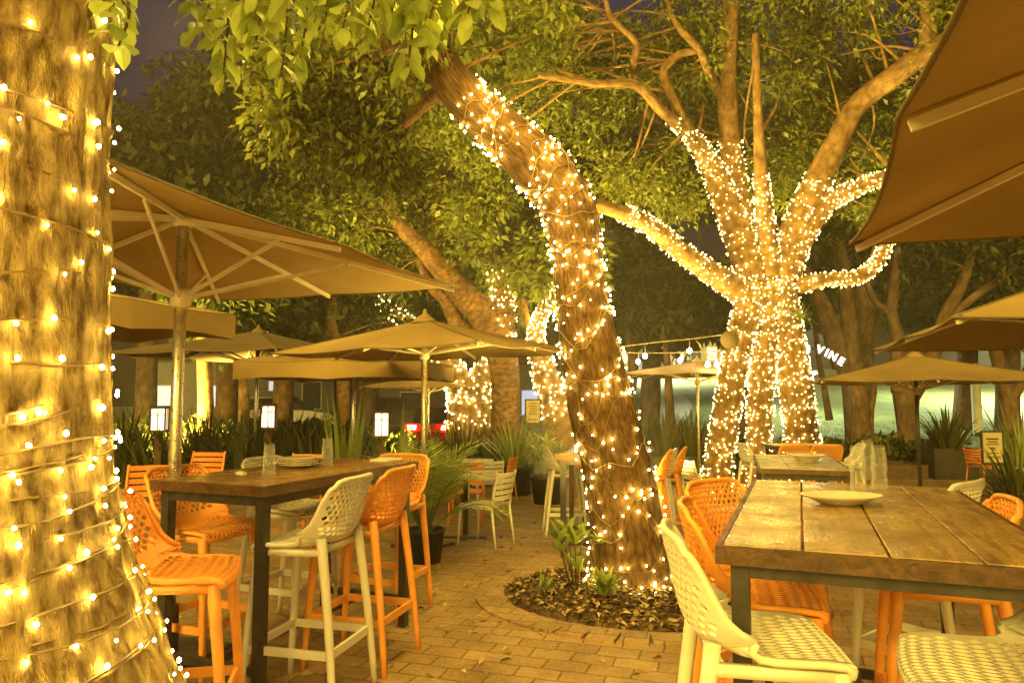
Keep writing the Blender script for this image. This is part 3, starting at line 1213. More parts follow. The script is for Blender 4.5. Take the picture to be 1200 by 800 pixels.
# boughs above the camera and the leafy sprays hanging into the top of the picture
br = MB()
org = Vector(root.location)
br.tube([Vector((0, .0, 3.3)), Vector((.7, .35, 3.75)), Vector((1.5, .7, 3.75)), Vector((2.4, .9, 3.6))], [.22, .15, .09, .03], 12, samples=6)
b2 = MB()
b2.tube([Vector((0, .0, 3.0)), Vector((.2, .3, 3.3)), Vector((.45, .45, 3.35))], [.16, .1, .03], 10, samples=5)
b2.build('branch', M['bark'], root, True, True)
SPR = [(222, -30, 232, 58), (248, -40, 262, 108), (268, -20, 275, 60), (290, -40, 300, 70), (318, -40, 330, 112), (345, -30, 352, 90), (372, -30, 380, 48), (398, -40, 402, 55),
       (425, -30, 432, 52), (450, -20, 458, 40), (470, -40, 478, 100), (500, -40, 500, 58), (525, -40, 520, 30), (552, -40, 548, 38), (585, -50, 575, 22), (610, -50, 598, 8), (300, -20, 310, 40),
       (410, -30, 425, 30), (240, -40, 245, 20), (335, -40, 340, 20), (485, -30, 490, 20), (455, -50, 470, 10), (365, -50, 372, 5), (280, -50, 300, 10), (260, -40, 285, 24), (540, -50, 530, 5), (130, 10, 138, 78), (126, -20, 131, 30), (436, -60, 440, 14), (395, -55, 410, 12), (510, -60, 512, 8)]
LP, LD, LN, LL, LT = [], [], [], [], []
g = np.random.default_rng(5)
for k, (x0, y0, x1, y1) in enumerate(SPR):
    Y = 2.15 + .5 * g.random()
    if x0 < 200:
        Y = 1.95
    a, b = at(x0, y0 - 30, Y), at(x1, y1 - 22, Y - .12)
    m_ = a.lerp(b, .5) + Vector((.03, .02, .02))
    br.tube([a - org, m_ - org, b - org], [.007, .005, .003], 6, samples=5)
    L = (b - a).length
    nl = max(6, int(L / .018))
    for i in range(nl):
        t = (i + 1) / nl
        p = np.array(a.lerp(b, t))
        ax = np.array((b - a).normalized())
        az = 2.4 * i + g.random()
        out = np.array([math.cos(az), math.sin(az), 0])
        LP.append(p)
        LD.append(out * (1.0 - .45 * t) + ax * .55 + np.array([0, 0, .05]) + g.normal(size=3) * .18)
        LN.append(out * .2 + np.array([0, 0, 1]) + g.normal(size=3) * .35)
        LL.append(.075 + .055 * g.random())
        LT.append(.2 + .8 * g.random())
br.build('branch', M['bark'], root, True, True)
LP, LD, LN, LL, LT = map(np.array, (LP, LD, LN, LL, LT))
# each near leaf: four strips along its curved midrib, folded and tapering
Dn = unit(LD)
S = unit(np.cross(Dn, LN))
U = np.cross(S, Dn)
Q, T = [], []
prof = [0.0, .22, .40, .5, .40, 0.0]
for sgn in (-1, 1):
    for i in range(5):
        row = []
        for jj in (i, i + 1):
            t = jj / 5
            c = LP + Dn * (LL * t)[:, None] - U * (LL * .28 * t * t)[:, None]
            e = c + S * (sgn * LL * .46 * prof[jj])[:, None] + U * (LL * .10 * prof[jj])[:, None]
            row.append((c, e))
        Q.append(np.stack([row[0][0], row[0][1], row[1][1], row[1][0]], 1))
        T.append(LT)
o = quads_mesh('crown', np.concatenate(Q), M['leaf_near'], root, np.concatenate(T))
o.data.transform(Matrix.Translation(-org))

# --- the leaning tree in the mulch bed
T2P = [(746, 715, 165, 5.72), (744, 695, 128, 5.72), (741, 675, 103, 5.72), (737, 640, 88, 5.72), (726, 560, 77, 5.72), (705, 480, 76, 5.7), (690, 400, 66, 5.7), (681, 345, 60, 5.7), (676, 300, 58, 5.7), (666, 245, 64, 5.68),
       (640, 205, 66, 5.6), (600, 166, 58, 5.5), (566, 135, 54, 5.4), (532, 100, 50, 5.3), (505, 55, 44, 5.2), (480, -5, 40, 5.1), (450, -80, 34, 5.0)]
T2B = [blob(420, 110, 7.0, 90, 55, 1.1, 1.0), (blob(350, 150, 7.2, 55, 35, .8, 1.2)), blob(470, 170, 7.4, 70, 40, .9, .9), blob(380, 60, 6.8, 100, 45, 1.0, .8), blob(560, 20, 6.6, 130, 40, 1.0, .8), blob(430, 185, 7.4, 60, 24, .6, .9), blob(330, 100, 7.0, 40, 40, .7, .6), blob(470, 15, 4.75, 70, 32, .35, 1.6)]
tree2, T2F = make_tree('fig_tree', 'leaning fig tree with lit trunk growing from the round mulch bed', M['bark'], M['leaf'],
                       [T2P, [(510, 60, 30, 5.2), (470, 45, 24, 5.8), (430, 70, 16, 6.6), (380, 110, 9, 7.0), (340, 140, 5, 7.1)],
                        [(528, 98, 22, 5.35), (500, 120, 16, 6.2), (470, 150, 10, 7.0), (440, 175, 6, 7.3)],
                        [(500, 40, 26, 5.2), (540, 10, 18, 5.8), (590, -10, 10, 6.4), (640, 0, 6, 6.6)],
                        [(664, 234, 40, 5.68), (682, 235, 24, 5.7), (692, 236, 14, 5.75), (698, 237, 7, 5.8)]],
                       T2B, 760, 18, .085, 21, FIG, ntw=60, spread=.19, gap=-.1, freq=1.6, seg=100,
                       disp=lambda c, s, L, r: .05 * noise.noise(Vector((c * 1.5, s * 1.5, L * 1.6))) + .022 * abs(noise.noise(Vector((c * 11, s * 11, L * 5)))) + .012 * noise.noise(Vector((1, 2, L * 9))) )

# --- the many-stemmed tree covered in lights
Y3 = 13.4
A3 = [(836, 590, 40, Y3 - .5), (844, 530, 31, Y3 - .5), (856, 455, 30, Y3 - .4), (869, 390, 31, Y3 - .2), (886, 335, 38, Y3)]
B3 = [(884, 590, 34, Y3 - .1), (889, 510, 27, Y3 - .1), (893, 435, 30, Y3), (897, 375, 31, Y3), (903, 330, 40, Y3)]
C3 = [(948, 585, 46, Y3 - .2), (939, 505, 37, Y3 - .1), (929, 430, 35, Y3), (919, 370, 36, Y3), (913, 325, 40, Y3)]
L1 = [(885, 352, 34, Y3), (850, 330, 27, Y3 - .3), (805, 300, 23, Y3 - .7), (765, 268, 21, Y3 - 1.2), (735, 252, 19, Y3 - 1.5), (700, 240, 15, Y3 - 1.9), (670, 225, 10, Y3 - 2)]
L2 = [(888, 340, 36, Y3 + 0.00), (868, 285, 34, Y3 + 0.00), (850, 235, 31, Y3 + 0.00), (830, 190, 25, Y3 + 0.00), (808, 158, 16, Y3 - 0.65), (775, 130, 13, Y3 - 1.60), (745, 100, 11, Y3 - 1.90), (700, 98, 9, Y3 - 2.20), (630, 88, 7, Y3 - 2.50)]
L3 = [(898, 335, 37, Y3 + 0.10), (873, 270, 32, Y3 + 0.20), (858, 190, 26, Y3 + 0.30), (852, 100, 23, Y3 - 0.40), (856, 0, 21, Y3 - 1.20), (858, -60, 19, Y3 - 1.20)]
L4 = [(904, 325, 26, Y3 - 0.10), (897, 262, 20, Y3 - 0.30), (892, 210, 16, Y3 - 0.80), (888, 130, 11, Y3 - 1.40), (885, 40, 8, Y3 - 1.60)]
L5 = [(915, 330, 42, Y3), (934, 270, 37, Y3), (957, 215, 32, Y3 - .3), (984, 160, 27, Y3 - .6), (1006, 122, 26, Y3 - .8), (1050, 88, 26, Y3 - 1.2), (1085, 62, 26, Y3 - 1.5), (1140, 34, 22, Y3 - 2), (1215, -8, 20, Y3 - 2.6)]
L6 = [(925, 312, 26, Y3), (962, 246, 22, Y3 - .2), (1000, 222, 18, Y3 - .4), (1048, 204, 14, Y3 - .6), (1100, 190, 9, Y3 - .8)]
L7 = [(922, 338, 22, Y3), (965, 328, 16, Y3 - .4), (1003, 325, 15, Y3 - .7), (1028, 308, 15, Y3 - .8), (1040, 282, 13, Y3 - .9), (1052, 250, 8, Y3 - .9)]
L8 = [(1085, 66, 20, Y3 - 1.5), (1088, 20, 19, Y3 - 1.6), (1084, -50, 17, Y3 - 1.6)]
L9 = [(812, 162, 14, Y3 - 0.60), (790, 120, 12, Y3 - 1.40), (778, 85, 11, Y3 - 1.50), (795, 65, 9, Y3 - 1.60), (815, 60, 8, Y3 - 1.60)]
L10 = [(748, 102, 10, Y3 - 1.25), (742, 75, 9, Y3 - 2.00), (745, 50, 8, Y3 - 2.10), (715, 20, 7, Y3 - 2.20), (708, -20, 6, Y3 - 2.30)]
L11 = [(850, 120, 14, Y3 + 0.20), (832, 90, 11, Y3 - 0.80), (820, 60, 9, Y3 - 1.60), (790, 25, 7, Y3 - 1.80), (775, -20, 6, Y3 - 1.90)]
L12 = [(945, 245, 22, Y3 + .1), (985, 120, 14, Y3 + .4), (1000, 60, 10, Y3 + .5), (1005, -10, 8, Y3 + .5)]
T3B = [blob(900, 50, 13.2, 190, 85, 2.2, 1.0), blob(770, 60, 13.2, 110, 75, 1.8, .8), blob(1060, 80, 13.4, 110, 80, 2.0, .9), blob(650, 90, 13.0, 120, 95, 1.6, .8), blob(960, 190, 14.2, 90, 60, 1.2, .9),
       blob(740, 190, 13.4, 60, 55, 1.2, .7), blob(1040, 215, 14.2, 60, 45, 1.2, .7), blob(560, 150, 14.0, 80, 60, 1.5, .6), blob(600, 20, 12.0, 130, 60, 1.5, .9), blob(800, 235, 13.5, 26, 24, .6, 1.2), blob(880, 170, 14.6, 60, 70, 1.2, .9),
       blob(1120, 40, 12.6, 110, 60, 1.8, .9)]
tree3, T3F = make_tree('fig_tree', 'broad many-stemmed fig tree whose trunks and limbs are covered in dense lights', M['bark_smooth'], M['leaf'],
                       [A3, B3, C3, L1, L2, L3, L4, L5, L6, L7, L8, L9, L10, L11, L12], T3B, 3300, 19, .112, 33, FIG, ntw=210, spread=.33, gap=.03, freq=.85, seg=20, trunk_n=3, maxlen=3,
                       disp=bark_disp(.07, 1.2, 1.1, 3))

# --- lit trees farther back, left of the leaning trunk
Y4 = 17
tree4, T4F = make_tree('fig_tree', 'brown bent trunk behind the parasols with only its upright limb lit', M['bark_brown'], M['leaf'],
                       [[(594, 540, 40, Y4), (592, 470, 33, Y4), (590, 425, 35, Y4), (575, 378, 42, Y4), (545, 346, 34, Y4), (520, 318, 27, Y4 - .3), (498, 293, 22, Y4 - .4), (470, 264, 19, Y4 - .6), (459, 238, 17, Y4 - .7), (452, 195, 11, Y4 - .7)],
                        [(538, 342, 26, Y4), (514, 310, 21, Y4 + .2), (509, 268, 17, Y4 + .2), (513, 210, 15, Y4), (508, 140, 9, Y4)],
                        [(589, 395, 30, Y4 - .1), (590, 352, 25, Y4 - .2), (578, 316, 18, Y4 - .3), (562, 296, 13, Y4 - .4), (546, 270, 8, Y4 - .4)],
                        [(594, 370, 18, Y4 - .1), (604, 345, 14, Y4), (613, 322, 9, Y4), (640, 300, 6, Y4)],
                        [(575, 400, 22, Y4 + .1), (540, 385, 20, Y4 + .4), (524, 352, 18, Y4 + .5), (505, 335, 13, Y4 + .5), (490, 300, 8, Y4 + .5)],
                        [(499, 230, 9, Y4), (492, 205, 7, Y4 - .2), (478, 190, 5, Y4 - .3)]],
                       [blob(470, 190, 16.5, 90, 60, 1.6), blob(590, 240, 16.2, 80, 80, 1.5), blob(610, 330, 17.5, 60, 50, 1.2), blob(400, 250, 17, 90, 60, 1.8), blob(480, 290, 17.8, 80, 50, 1.2), blob(330, 290, 18, 90, 60, 1.6, .8), blob(540, 330, 18.3, 60, 50, 1, .9)],
                       2000, 16, .145, 44, FIG, ntw=120, spread=.36, gap=.0, freq=.7, seg=16, disp=bark_disp(.09, 1.3, 1.0, 9))
Y5 = 20
tree5, T5F = make_tree('fig_tree', 'forked lit trunk behind the small parasol and the parked car', M['bark_smooth'], M['leaf_dark'],
                       [[(552, 520, 62, Y5), (552, 478, 56, Y5), (550, 455, 50, Y5)], [(546, 462, 36, Y5), (530, 436, 33, Y5), (513, 418, 25, Y5), (480, 380, 18, Y5), (455, 362, 15, Y5), (440, 345, 12, Y5), (425, 320, 8, Y5)],
                        [(558, 460, 36, Y5), (573, 432, 32, Y5), (587, 410, 24, Y5), (600, 380, 16, Y5), (620, 340, 10, Y5)]],
                       [blob(430, 320, 20.5, 80, 40, 1.5), blob(640, 330, 20.5, 60, 50, 1.5)], 300, 14, .2, 55, FIG, ntw=20, spread=.4, gap=-.1, disp=bark_disp(.08, 1.2, 1, 5))
Y6 = 16
tree6, T6F = make_tree('fig_tree', 'lit curving trunk just left of the leaning tree, beside the menu board', M['bark_smooth'], M['leaf'],
                       [[(660, 530, 52, Y6), (654, 490, 38, Y6), (645, 458, 32, Y6), (634, 422, 27, Y6), (628, 398, 19, Y6), (632, 374, 15, Y6), (645, 350, 13, Y6), (655, 325, 9, Y6), (672, 290, 6, Y6)],
                        [(632, 415, 14, Y6 + .1), (620, 385, 11, Y6 + .2), (612, 350, 8, Y6 + .3)]],
                       [blob(660, 310, 16, 50, 50, 1.1), blob(620, 290, 16.3, 50, 40, 1.0)], 260, 14, .18, 66, FIG, ntw=24, spread=.32, gap=-.15, disp=bark_disp(.08, 1.2, 1, 7))

PARK = 'unlit trees at the edge of the park lawn'
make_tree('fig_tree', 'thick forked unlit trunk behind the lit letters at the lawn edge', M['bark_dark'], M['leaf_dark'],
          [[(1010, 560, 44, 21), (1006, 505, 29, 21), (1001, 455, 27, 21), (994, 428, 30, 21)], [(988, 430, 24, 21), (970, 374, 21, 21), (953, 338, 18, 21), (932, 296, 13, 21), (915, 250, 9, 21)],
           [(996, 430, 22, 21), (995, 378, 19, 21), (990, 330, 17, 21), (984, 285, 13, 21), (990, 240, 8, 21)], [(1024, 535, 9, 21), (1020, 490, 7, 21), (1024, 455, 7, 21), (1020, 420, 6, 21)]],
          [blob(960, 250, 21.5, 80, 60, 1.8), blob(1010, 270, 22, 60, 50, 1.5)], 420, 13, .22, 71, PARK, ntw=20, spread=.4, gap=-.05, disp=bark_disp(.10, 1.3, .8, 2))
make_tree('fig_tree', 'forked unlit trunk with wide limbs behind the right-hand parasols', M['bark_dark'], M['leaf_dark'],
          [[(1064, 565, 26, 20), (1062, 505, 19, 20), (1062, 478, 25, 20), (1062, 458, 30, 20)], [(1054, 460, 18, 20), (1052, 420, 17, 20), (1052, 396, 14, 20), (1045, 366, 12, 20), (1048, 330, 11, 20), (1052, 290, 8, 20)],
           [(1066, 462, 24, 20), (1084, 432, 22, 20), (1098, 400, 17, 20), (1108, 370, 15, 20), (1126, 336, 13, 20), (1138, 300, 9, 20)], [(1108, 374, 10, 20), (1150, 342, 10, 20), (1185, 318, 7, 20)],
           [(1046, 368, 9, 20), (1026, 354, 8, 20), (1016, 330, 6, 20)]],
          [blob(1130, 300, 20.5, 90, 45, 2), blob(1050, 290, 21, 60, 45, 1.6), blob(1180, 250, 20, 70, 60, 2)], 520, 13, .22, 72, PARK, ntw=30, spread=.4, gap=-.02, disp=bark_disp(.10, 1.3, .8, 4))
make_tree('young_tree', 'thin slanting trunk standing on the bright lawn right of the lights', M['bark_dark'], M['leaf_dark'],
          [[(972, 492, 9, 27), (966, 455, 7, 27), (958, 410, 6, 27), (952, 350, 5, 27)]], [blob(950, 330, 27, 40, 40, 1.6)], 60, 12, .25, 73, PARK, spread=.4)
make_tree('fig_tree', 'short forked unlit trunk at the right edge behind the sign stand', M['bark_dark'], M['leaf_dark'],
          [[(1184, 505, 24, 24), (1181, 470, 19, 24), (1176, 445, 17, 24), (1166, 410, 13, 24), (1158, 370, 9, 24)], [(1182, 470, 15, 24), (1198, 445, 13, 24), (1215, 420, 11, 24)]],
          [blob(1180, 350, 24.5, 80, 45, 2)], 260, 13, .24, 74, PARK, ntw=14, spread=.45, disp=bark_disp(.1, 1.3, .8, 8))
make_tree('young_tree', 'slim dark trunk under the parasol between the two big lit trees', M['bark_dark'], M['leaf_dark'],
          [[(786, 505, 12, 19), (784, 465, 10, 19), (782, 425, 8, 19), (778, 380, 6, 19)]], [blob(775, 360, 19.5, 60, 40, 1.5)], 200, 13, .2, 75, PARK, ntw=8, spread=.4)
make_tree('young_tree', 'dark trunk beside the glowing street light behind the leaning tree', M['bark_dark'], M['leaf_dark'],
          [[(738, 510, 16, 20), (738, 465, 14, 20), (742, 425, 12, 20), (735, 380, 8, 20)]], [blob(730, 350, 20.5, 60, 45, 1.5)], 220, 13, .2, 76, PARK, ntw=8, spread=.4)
STREET = 'street trees on the left beyond the parasols'
for k, (px, Y, w, lab) in enumerate(((241, 14, 18, 'straight brown trunk nearest the tall parasol pole on the left'), (286, 15.5, 12, 'slim brown trunk seen below the folded parasol edge'), (402, 18, 15, 'trunk leaning behind the tall strap leaf clump'))):
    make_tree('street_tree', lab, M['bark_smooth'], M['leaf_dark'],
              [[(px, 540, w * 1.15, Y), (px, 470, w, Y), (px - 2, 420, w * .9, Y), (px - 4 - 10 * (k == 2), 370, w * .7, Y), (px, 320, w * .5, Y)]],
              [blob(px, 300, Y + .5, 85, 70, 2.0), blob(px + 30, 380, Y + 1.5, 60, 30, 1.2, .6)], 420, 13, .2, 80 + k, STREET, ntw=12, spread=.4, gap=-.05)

FAR = 'dark trees filling the background'
FT = [(170, 240, 24, 90, 110, 'dark tree beside the patch of dusk sky at upper left'), (265, 150, 26, 95, 120, 'tall dark tree behind the hanging leaf sprays'), (330, 330, 24, 110, 70, 'low dark tree behind the left parasols'),
      (430, 160, 27, 110, 100, 'dark tree behind the upper part of the bent brown trunk'), (560, 300, 26, 110, 90, 'dark tree filling the gap left of the leaning trunk'), (760, 340, 24, 90, 70, 'dark tree above the parasol and white globe lights'),
      (690, 180, 27, 130, 110, 'dark tree behind the top of the leaning trunk'), (860, 150, 28, 130, 130, 'dark tree right behind the upper limbs of the densely lit tree'), (1010, 180, 28, 120, 120, 'dark tree behind the thick pale limb at upper right'),
      (1130, 330, 29, 110, 70, 'dark tree above the lawn behind the right parasols'), (1180, 130, 27, 110, 110, 'dark tree behind the corner of the close parasol'), (560, 60, 28, 140, 90, 'dark tree high above the middle of the terrace'),
      (870, 340, 27, 90, 60, 'dark low tree behind the densely lit trunks'), (60, 330, 24, 90, 90, 'dark tree hidden behind the big trunk at far left')]
for k, (px, py, Y, rx, ry, lab) in enumerate(FT):
    b = at(px, 480, Y)
    g_ = gz(b.x, Y)
    ybase = 465 + (CAM_Z - g_) / Y * F_PX
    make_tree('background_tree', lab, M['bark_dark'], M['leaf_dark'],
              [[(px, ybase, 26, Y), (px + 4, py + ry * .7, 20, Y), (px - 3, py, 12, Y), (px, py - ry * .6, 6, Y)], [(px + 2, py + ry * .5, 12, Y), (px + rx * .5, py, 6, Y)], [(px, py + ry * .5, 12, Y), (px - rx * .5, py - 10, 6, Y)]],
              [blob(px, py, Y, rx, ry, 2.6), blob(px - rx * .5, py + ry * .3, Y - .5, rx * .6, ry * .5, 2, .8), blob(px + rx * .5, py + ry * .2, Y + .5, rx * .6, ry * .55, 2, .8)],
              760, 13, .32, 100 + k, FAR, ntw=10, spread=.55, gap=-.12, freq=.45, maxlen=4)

# ================================================================== STRING LIGHTS
string_lights('widely spaced warm lights on cords round the big trunk at the left edge', [(T1F, .15, .82, 19, 20, .006), (T1F, .10, .48, 12, 19, .01)], .0062, M['bulb_near'], .0036, 1, jit=.75, cmat='cord_dark')
T2f = T2F[0]
string_lights('warm lights in bands up the leaning trunk in the mulch bed', [(T2f, .075, .80, 17, 24, .008), (T2f, .08, .79, 14, 21, .012)], .0085, M['bulb'], .0035, 2, jit=1.1, loose=.7, cmat='cord_dark')
W3 = [(T3F[0], .04, 1, 42, 18, .012), (T3F[1], .04, 1, 42, 18, .012), (T3F[2], .04, 1, 44, 19, .012), (T3F[3], .02, .70, 32, 12, .012), (T3F[4], .02, .58, 28, 15, .012), (T3F[5], .02, .46, 22, 14, .012),
      (T3F[6], .05, .52, 18, 11, .012), (T3F[7], .02, .27, 16, 19, .012), (T3F[8], .04, .85, 28, 12, .012), (T3F[9], .04, .88, 26, 10, .012)]
string_lights('dense warm lights covering every stem of the broad tree', W3, .0102, M['bulb_dense'], .004, 3, jit=1.6, loose=1.4, cmat='cord_dark')
string_lights('small patch of lights on the upright limb of the bent brown trunk', [(T4F[2], .02, .5, 9, 15, .012)], .015, M['bulb_far'], .005, 4, jit=1.4, loose=1.2, cmat='cord_dark')
string_lights('dense lights on the forked trunk behind the small parasol', [(T5F[0], .25, 1, 8, 22, .012), (T5F[1], .02, .8, 20, 14, .012), (T5F[2], .02, .62, 12, 16, .012)], .018, M['bulb_far'], .005, 5, jit=1.5, loose=1.3, cmat='cord_dark')
string_lights('lights on the curving trunk beside the menu board', [(T6F[0], .12, .85, 30, 13, .012)], .015, M['bulb_far'], .005, 6, jit=1.2, loose=1.0, cmat='cord_dark')

# ================================================================== TABLES AND SEATS
WS = make_stool(M['white_plastic'])
OS = make_stool(M['orange_plastic'])
used = set()


def stool(colour, x, y, rz, label, group):
    src = WS if colour == 'white' else OS
    o = src if colour not in used else copy_tree(src)
    used.add(colour)
    o.location = (x, y, gz(x, y))
    o.rotation_euler = (0, 0, R(rz))
    return tag(o, label, 'bar stool', group)


LT_G, RT_G, FT_G = 'bar stools round the left high table', 'bar stools round the right high table', 'bar stools at the far high tables'
LROT = R(-18.4)
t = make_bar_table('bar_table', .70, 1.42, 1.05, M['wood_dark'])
t.location = (-1.235, 4.215, 0)
t.rotation_euler.z = R(-22)
tag(t, 'dark glossy wooden high table with steel legs beside the tall parasol', 'bar table', 'high tables')
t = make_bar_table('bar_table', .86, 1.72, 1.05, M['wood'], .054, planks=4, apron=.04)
t.location = (1.325, 2.72, 0)
t.rotation_euler.z = R(-22)
tag(t, 'large rustic plank high table close by at right with an oval plate', 'bar table', 'high tables')
stool('orange', -1.37, 3.0, -78, 'orange stool nearest the big left trunk, pulled out from the table end', LT_G)
stool('orange', -1.70, 4.02, -112, 'orange stool with its netted back toward the tall parasol pole', LT_G)
stool('white', -1.46, 4.78, -112, 'white stool half hidden beyond the dark glossy high table', LT_G)
stool('white', -1.02, 3.66, 76, 'white stool in front of the dark glossy high table', LT_G)
stool('orange', -.86, 4.14, 74, 'orange stool right of the white one along the dark glossy table', LT_G)
stool('orange', -.88, 5.06, 160, 'orange stool at the far end of the dark glossy table beside the palm', LT_G)
stool('white', .735, 2.17, -97, 'white stool with a rounded back at the near corner of the plank table', RT_G)
stool('orange', .90, 2.66, -105, 'orange stool second along the left side of the plank table', RT_G)
stool('orange', 1.10, 3.22, -142, 'orange stool whose net back faces us at the far corner of the plank table', RT_G)
stool('orange', 1.70, 2.90, 68, 'orange stool tucked under the right side of the plank table', RT_G)
stool('white', 1.27, 1.93, 66, 'white stool lowest in the right corner, its seat below the plank table', RT_G)
stool('white', 1.99, 3.57, 38, 'white stool at the far right side of the plank table', RT_G)

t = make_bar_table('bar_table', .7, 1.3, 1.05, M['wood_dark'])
t.location = (1.12, 8.95, gz(1.12, 8.95))
t.rotation_euler.z = R(-12)
tag(t, 'dark legged high table half hidden behind the leaning trunk', 'bar table', 'high tables')
stool('white', .66, 8.85, -88, 'lone white stool left of the leaning trunk', FT_G)
stool('orange', 1.02, 9.75, 170, 'orange stool behind the lone white stool, mostly hidden by the leaning trunk', FT_G)
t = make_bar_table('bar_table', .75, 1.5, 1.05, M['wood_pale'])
t.location = (1.06, 7.85, gz(1.06, 7.85))
t.rotation_euler.z = R(-19)
tag(t, 'pale high table just right of the leaning trunk', 'bar table', 'high tables')
stool('orange', 1.27, 6.95, 74, 'orange stool nearest us in the row right of the leaning trunk', FT_G)
stool('white', 1.44, 7.5, 74, 'white stool in the middle of the row right of the leaning trunk', FT_G)
stool('orange', 1.70, 8.15, 74, 'orange stool farthest in the row right of the leaning trunk', FT_G)

# dining chairs
WC = make_chair(M['white_metal'])
OC = make_chair(M['orange_metal'])
usedc = set()


def chair(colour, x, y, rz, label, group):
    src = WC if colour == 'white' else OC
    o = src if colour not in usedc else copy_tree(src)
    usedc.add(colour)
    o.location = (x, y, gz(x, y))
    o.rotation_euler = (0, 0, R(rz))
    return tag(o, label, 'chair', group)


CG = 'slatted dining chairs'
t = make_pedestal_table('dining_table', .75, .75, .75, M['wood_pale'])
t.location = (-.55, 8.55, gz(-.55, 8.55))
tag(t, 'pale square table behind the potted palm, a small dish on it', 'table', 'pale dining tables')
t = make_pedestal_table('dining_table', 1.05, .75, .75, M['wood_pale'])
t.location = (-.85, 12.4, gz(-.85, 12.4))
tag(t, 'pale table farthest back below the middle parasol', 'table', 'pale dining tables')
chair('white', -.30, 8.1, 62, 'white slatted chair nearest us beside the potted palm', CG)
chair('orange', -.62, 9.75, 178, 'orange slatted chair between the two pale tables', CG)
chair('white', -.42, 11.3, 22, 'white slatted chair in front of the pale table farthest back', CG)
chair('orange', -.22, 12.7, 70, 'orange slatted chair beside the big black pots', CG)
chair('orange', -1.25, 12.9, -120, 'orange slatted chair left of the pale table farthest back', CG)
chair('orange', -3.68, 8.35, 172, 'orange slatted chair behind the dark glossy table by the tall pole', CG)
chair('orange', -3.42, 6.75, -160, 'orange slatted chair squeezed between the big left trunk and the tall pole', CG)
chair('orange', -2.72, 9.2, 175, 'orange chair of which only the top shows behind the plates', CG)
chair('orange', -2.15, 7.9, 178, 'orange chair behind the lantern end of the dark glossy table', CG)
chair('orange', 9.72, 14.8, -78, 'orange slatted chair left of the sign stand at far right', CG)
chair('white', 10.25, 14.3, 76, 'white slatted chair behind the sign stand at far right', CG)
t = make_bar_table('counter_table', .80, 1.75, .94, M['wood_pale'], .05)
t.location = (3.0, 7.55, gz(3.0, 7.55))
t.rotation_euler.z = R(-17)
tag(t, 'pale table with one bowl beyond the plank table', 'table', 'pale dining tables')
chair('orange', 2.92, 6.65, -10, 'orange chair at the near end of the pale table with one bowl', CG)
chair('orange', 2.05, 7.0, -96, 'orange chair left of the pale table with one bowl', CG)
chair('white', 2.28, 7.75, -96, 'white chair left of the pale table with one bowl', CG)
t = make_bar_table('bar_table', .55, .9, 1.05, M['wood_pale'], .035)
t.location = (4.4, 11.0, gz(4.4, 11.0))
t.rotation_euler.z = R(90)
tag(t, 'thin topped pale table close in front of the densely lit trunks', 'bar table', 'high tables')
stool('orange', 4.02, 10.45, 4, 'left of two orange stools with their backs to us at the thin topped pale table', FT_G)
stool('orange', 4.50, 10.42, -3, 'right of two orange stools with their backs to us at the thin topped pale table', FT_G)
stool('white', 4.98, 10.75, 80, 'white stool at the right end of the thin topped pale table', FT_G)
stool('white', 3.72, 10.9, -85, 'white stool at the left end of the thin topped pale table', FT_G)
chair('white', 2.98, 11.3, -70, 'white chair left of the densely lit trunks', CG)

# ================================================================== TABLEWARE
def tumbler(p, label, group, h=.115, r=.036):
    me = bpy.data.meshes.get('tumbler_mesh')
    if me is None:
        mb = MB()
        mb.lathe([(r * .74, 0), (r * .80, .02), (r * .92, h * .6), (r, h), (r - .003, h), (r * .90 - .003, h * .6), (r * .78 - .004, .024), (r * .7, .012), (0, .012)], seg=12)
        o = mb.build('glass_tumbler', M['glass'], None, False)
        o.data.name = 'tumbler_mesh'
    else:
        o = link('glass_tumbler', me)
    o.location = p
    o.rotation_euler = (PI, 0, random.random())
    return tag(o, label, 'glass', group)


def loc_on(px, py, z):
    d = ray(px, py)
    t_ = (z - CAM_Z) / d.z
    return Vector((d.x * t_, d.y * t_, z))


GL, GR = 'stacked glasses on the dark glossy table', 'stacked glasses on the plank table'
ZT = 1.051
for px, py, w in ((315, 556, 'by the lump of napkin'), (383, 545, 'right of the plates')):
    p = loc_on(px, py, ZT)
    tumbler((p.x, p.y, ZT + .115), 'lower upturned glass of the stack ' + w, GL)
    tumbler((p.x, p.y, ZT + .115 + .052), 'upper upturned glass of the stack ' + w, GL)
spots = [(1006, 574, 'nearest the oval plate'), (1031, 573, 'at the right of the cluster'), (1018, 561, 'at the back of the cluster')]
for px, py, w in spots:
    p = loc_on(px, py, ZT)
    for k in range(2):
        tumbler((p.x, p.y, ZT + .115 + .082 * k), ('lower' if k == 0 else 'upper') + ' upturned glass of the stack ' + w + ' on the plank table', GR)


def dish(name, prof, p, mat, label, cat, group=None, sx=1, sy=1, rz=0):
    o = MB().lathe(prof, seg=40, sx=sx, sy=sy).build(name, mat, None, True)
    o.location = p
    o.rotation_euler.z = rz
    return tag(o, label, cat, group)


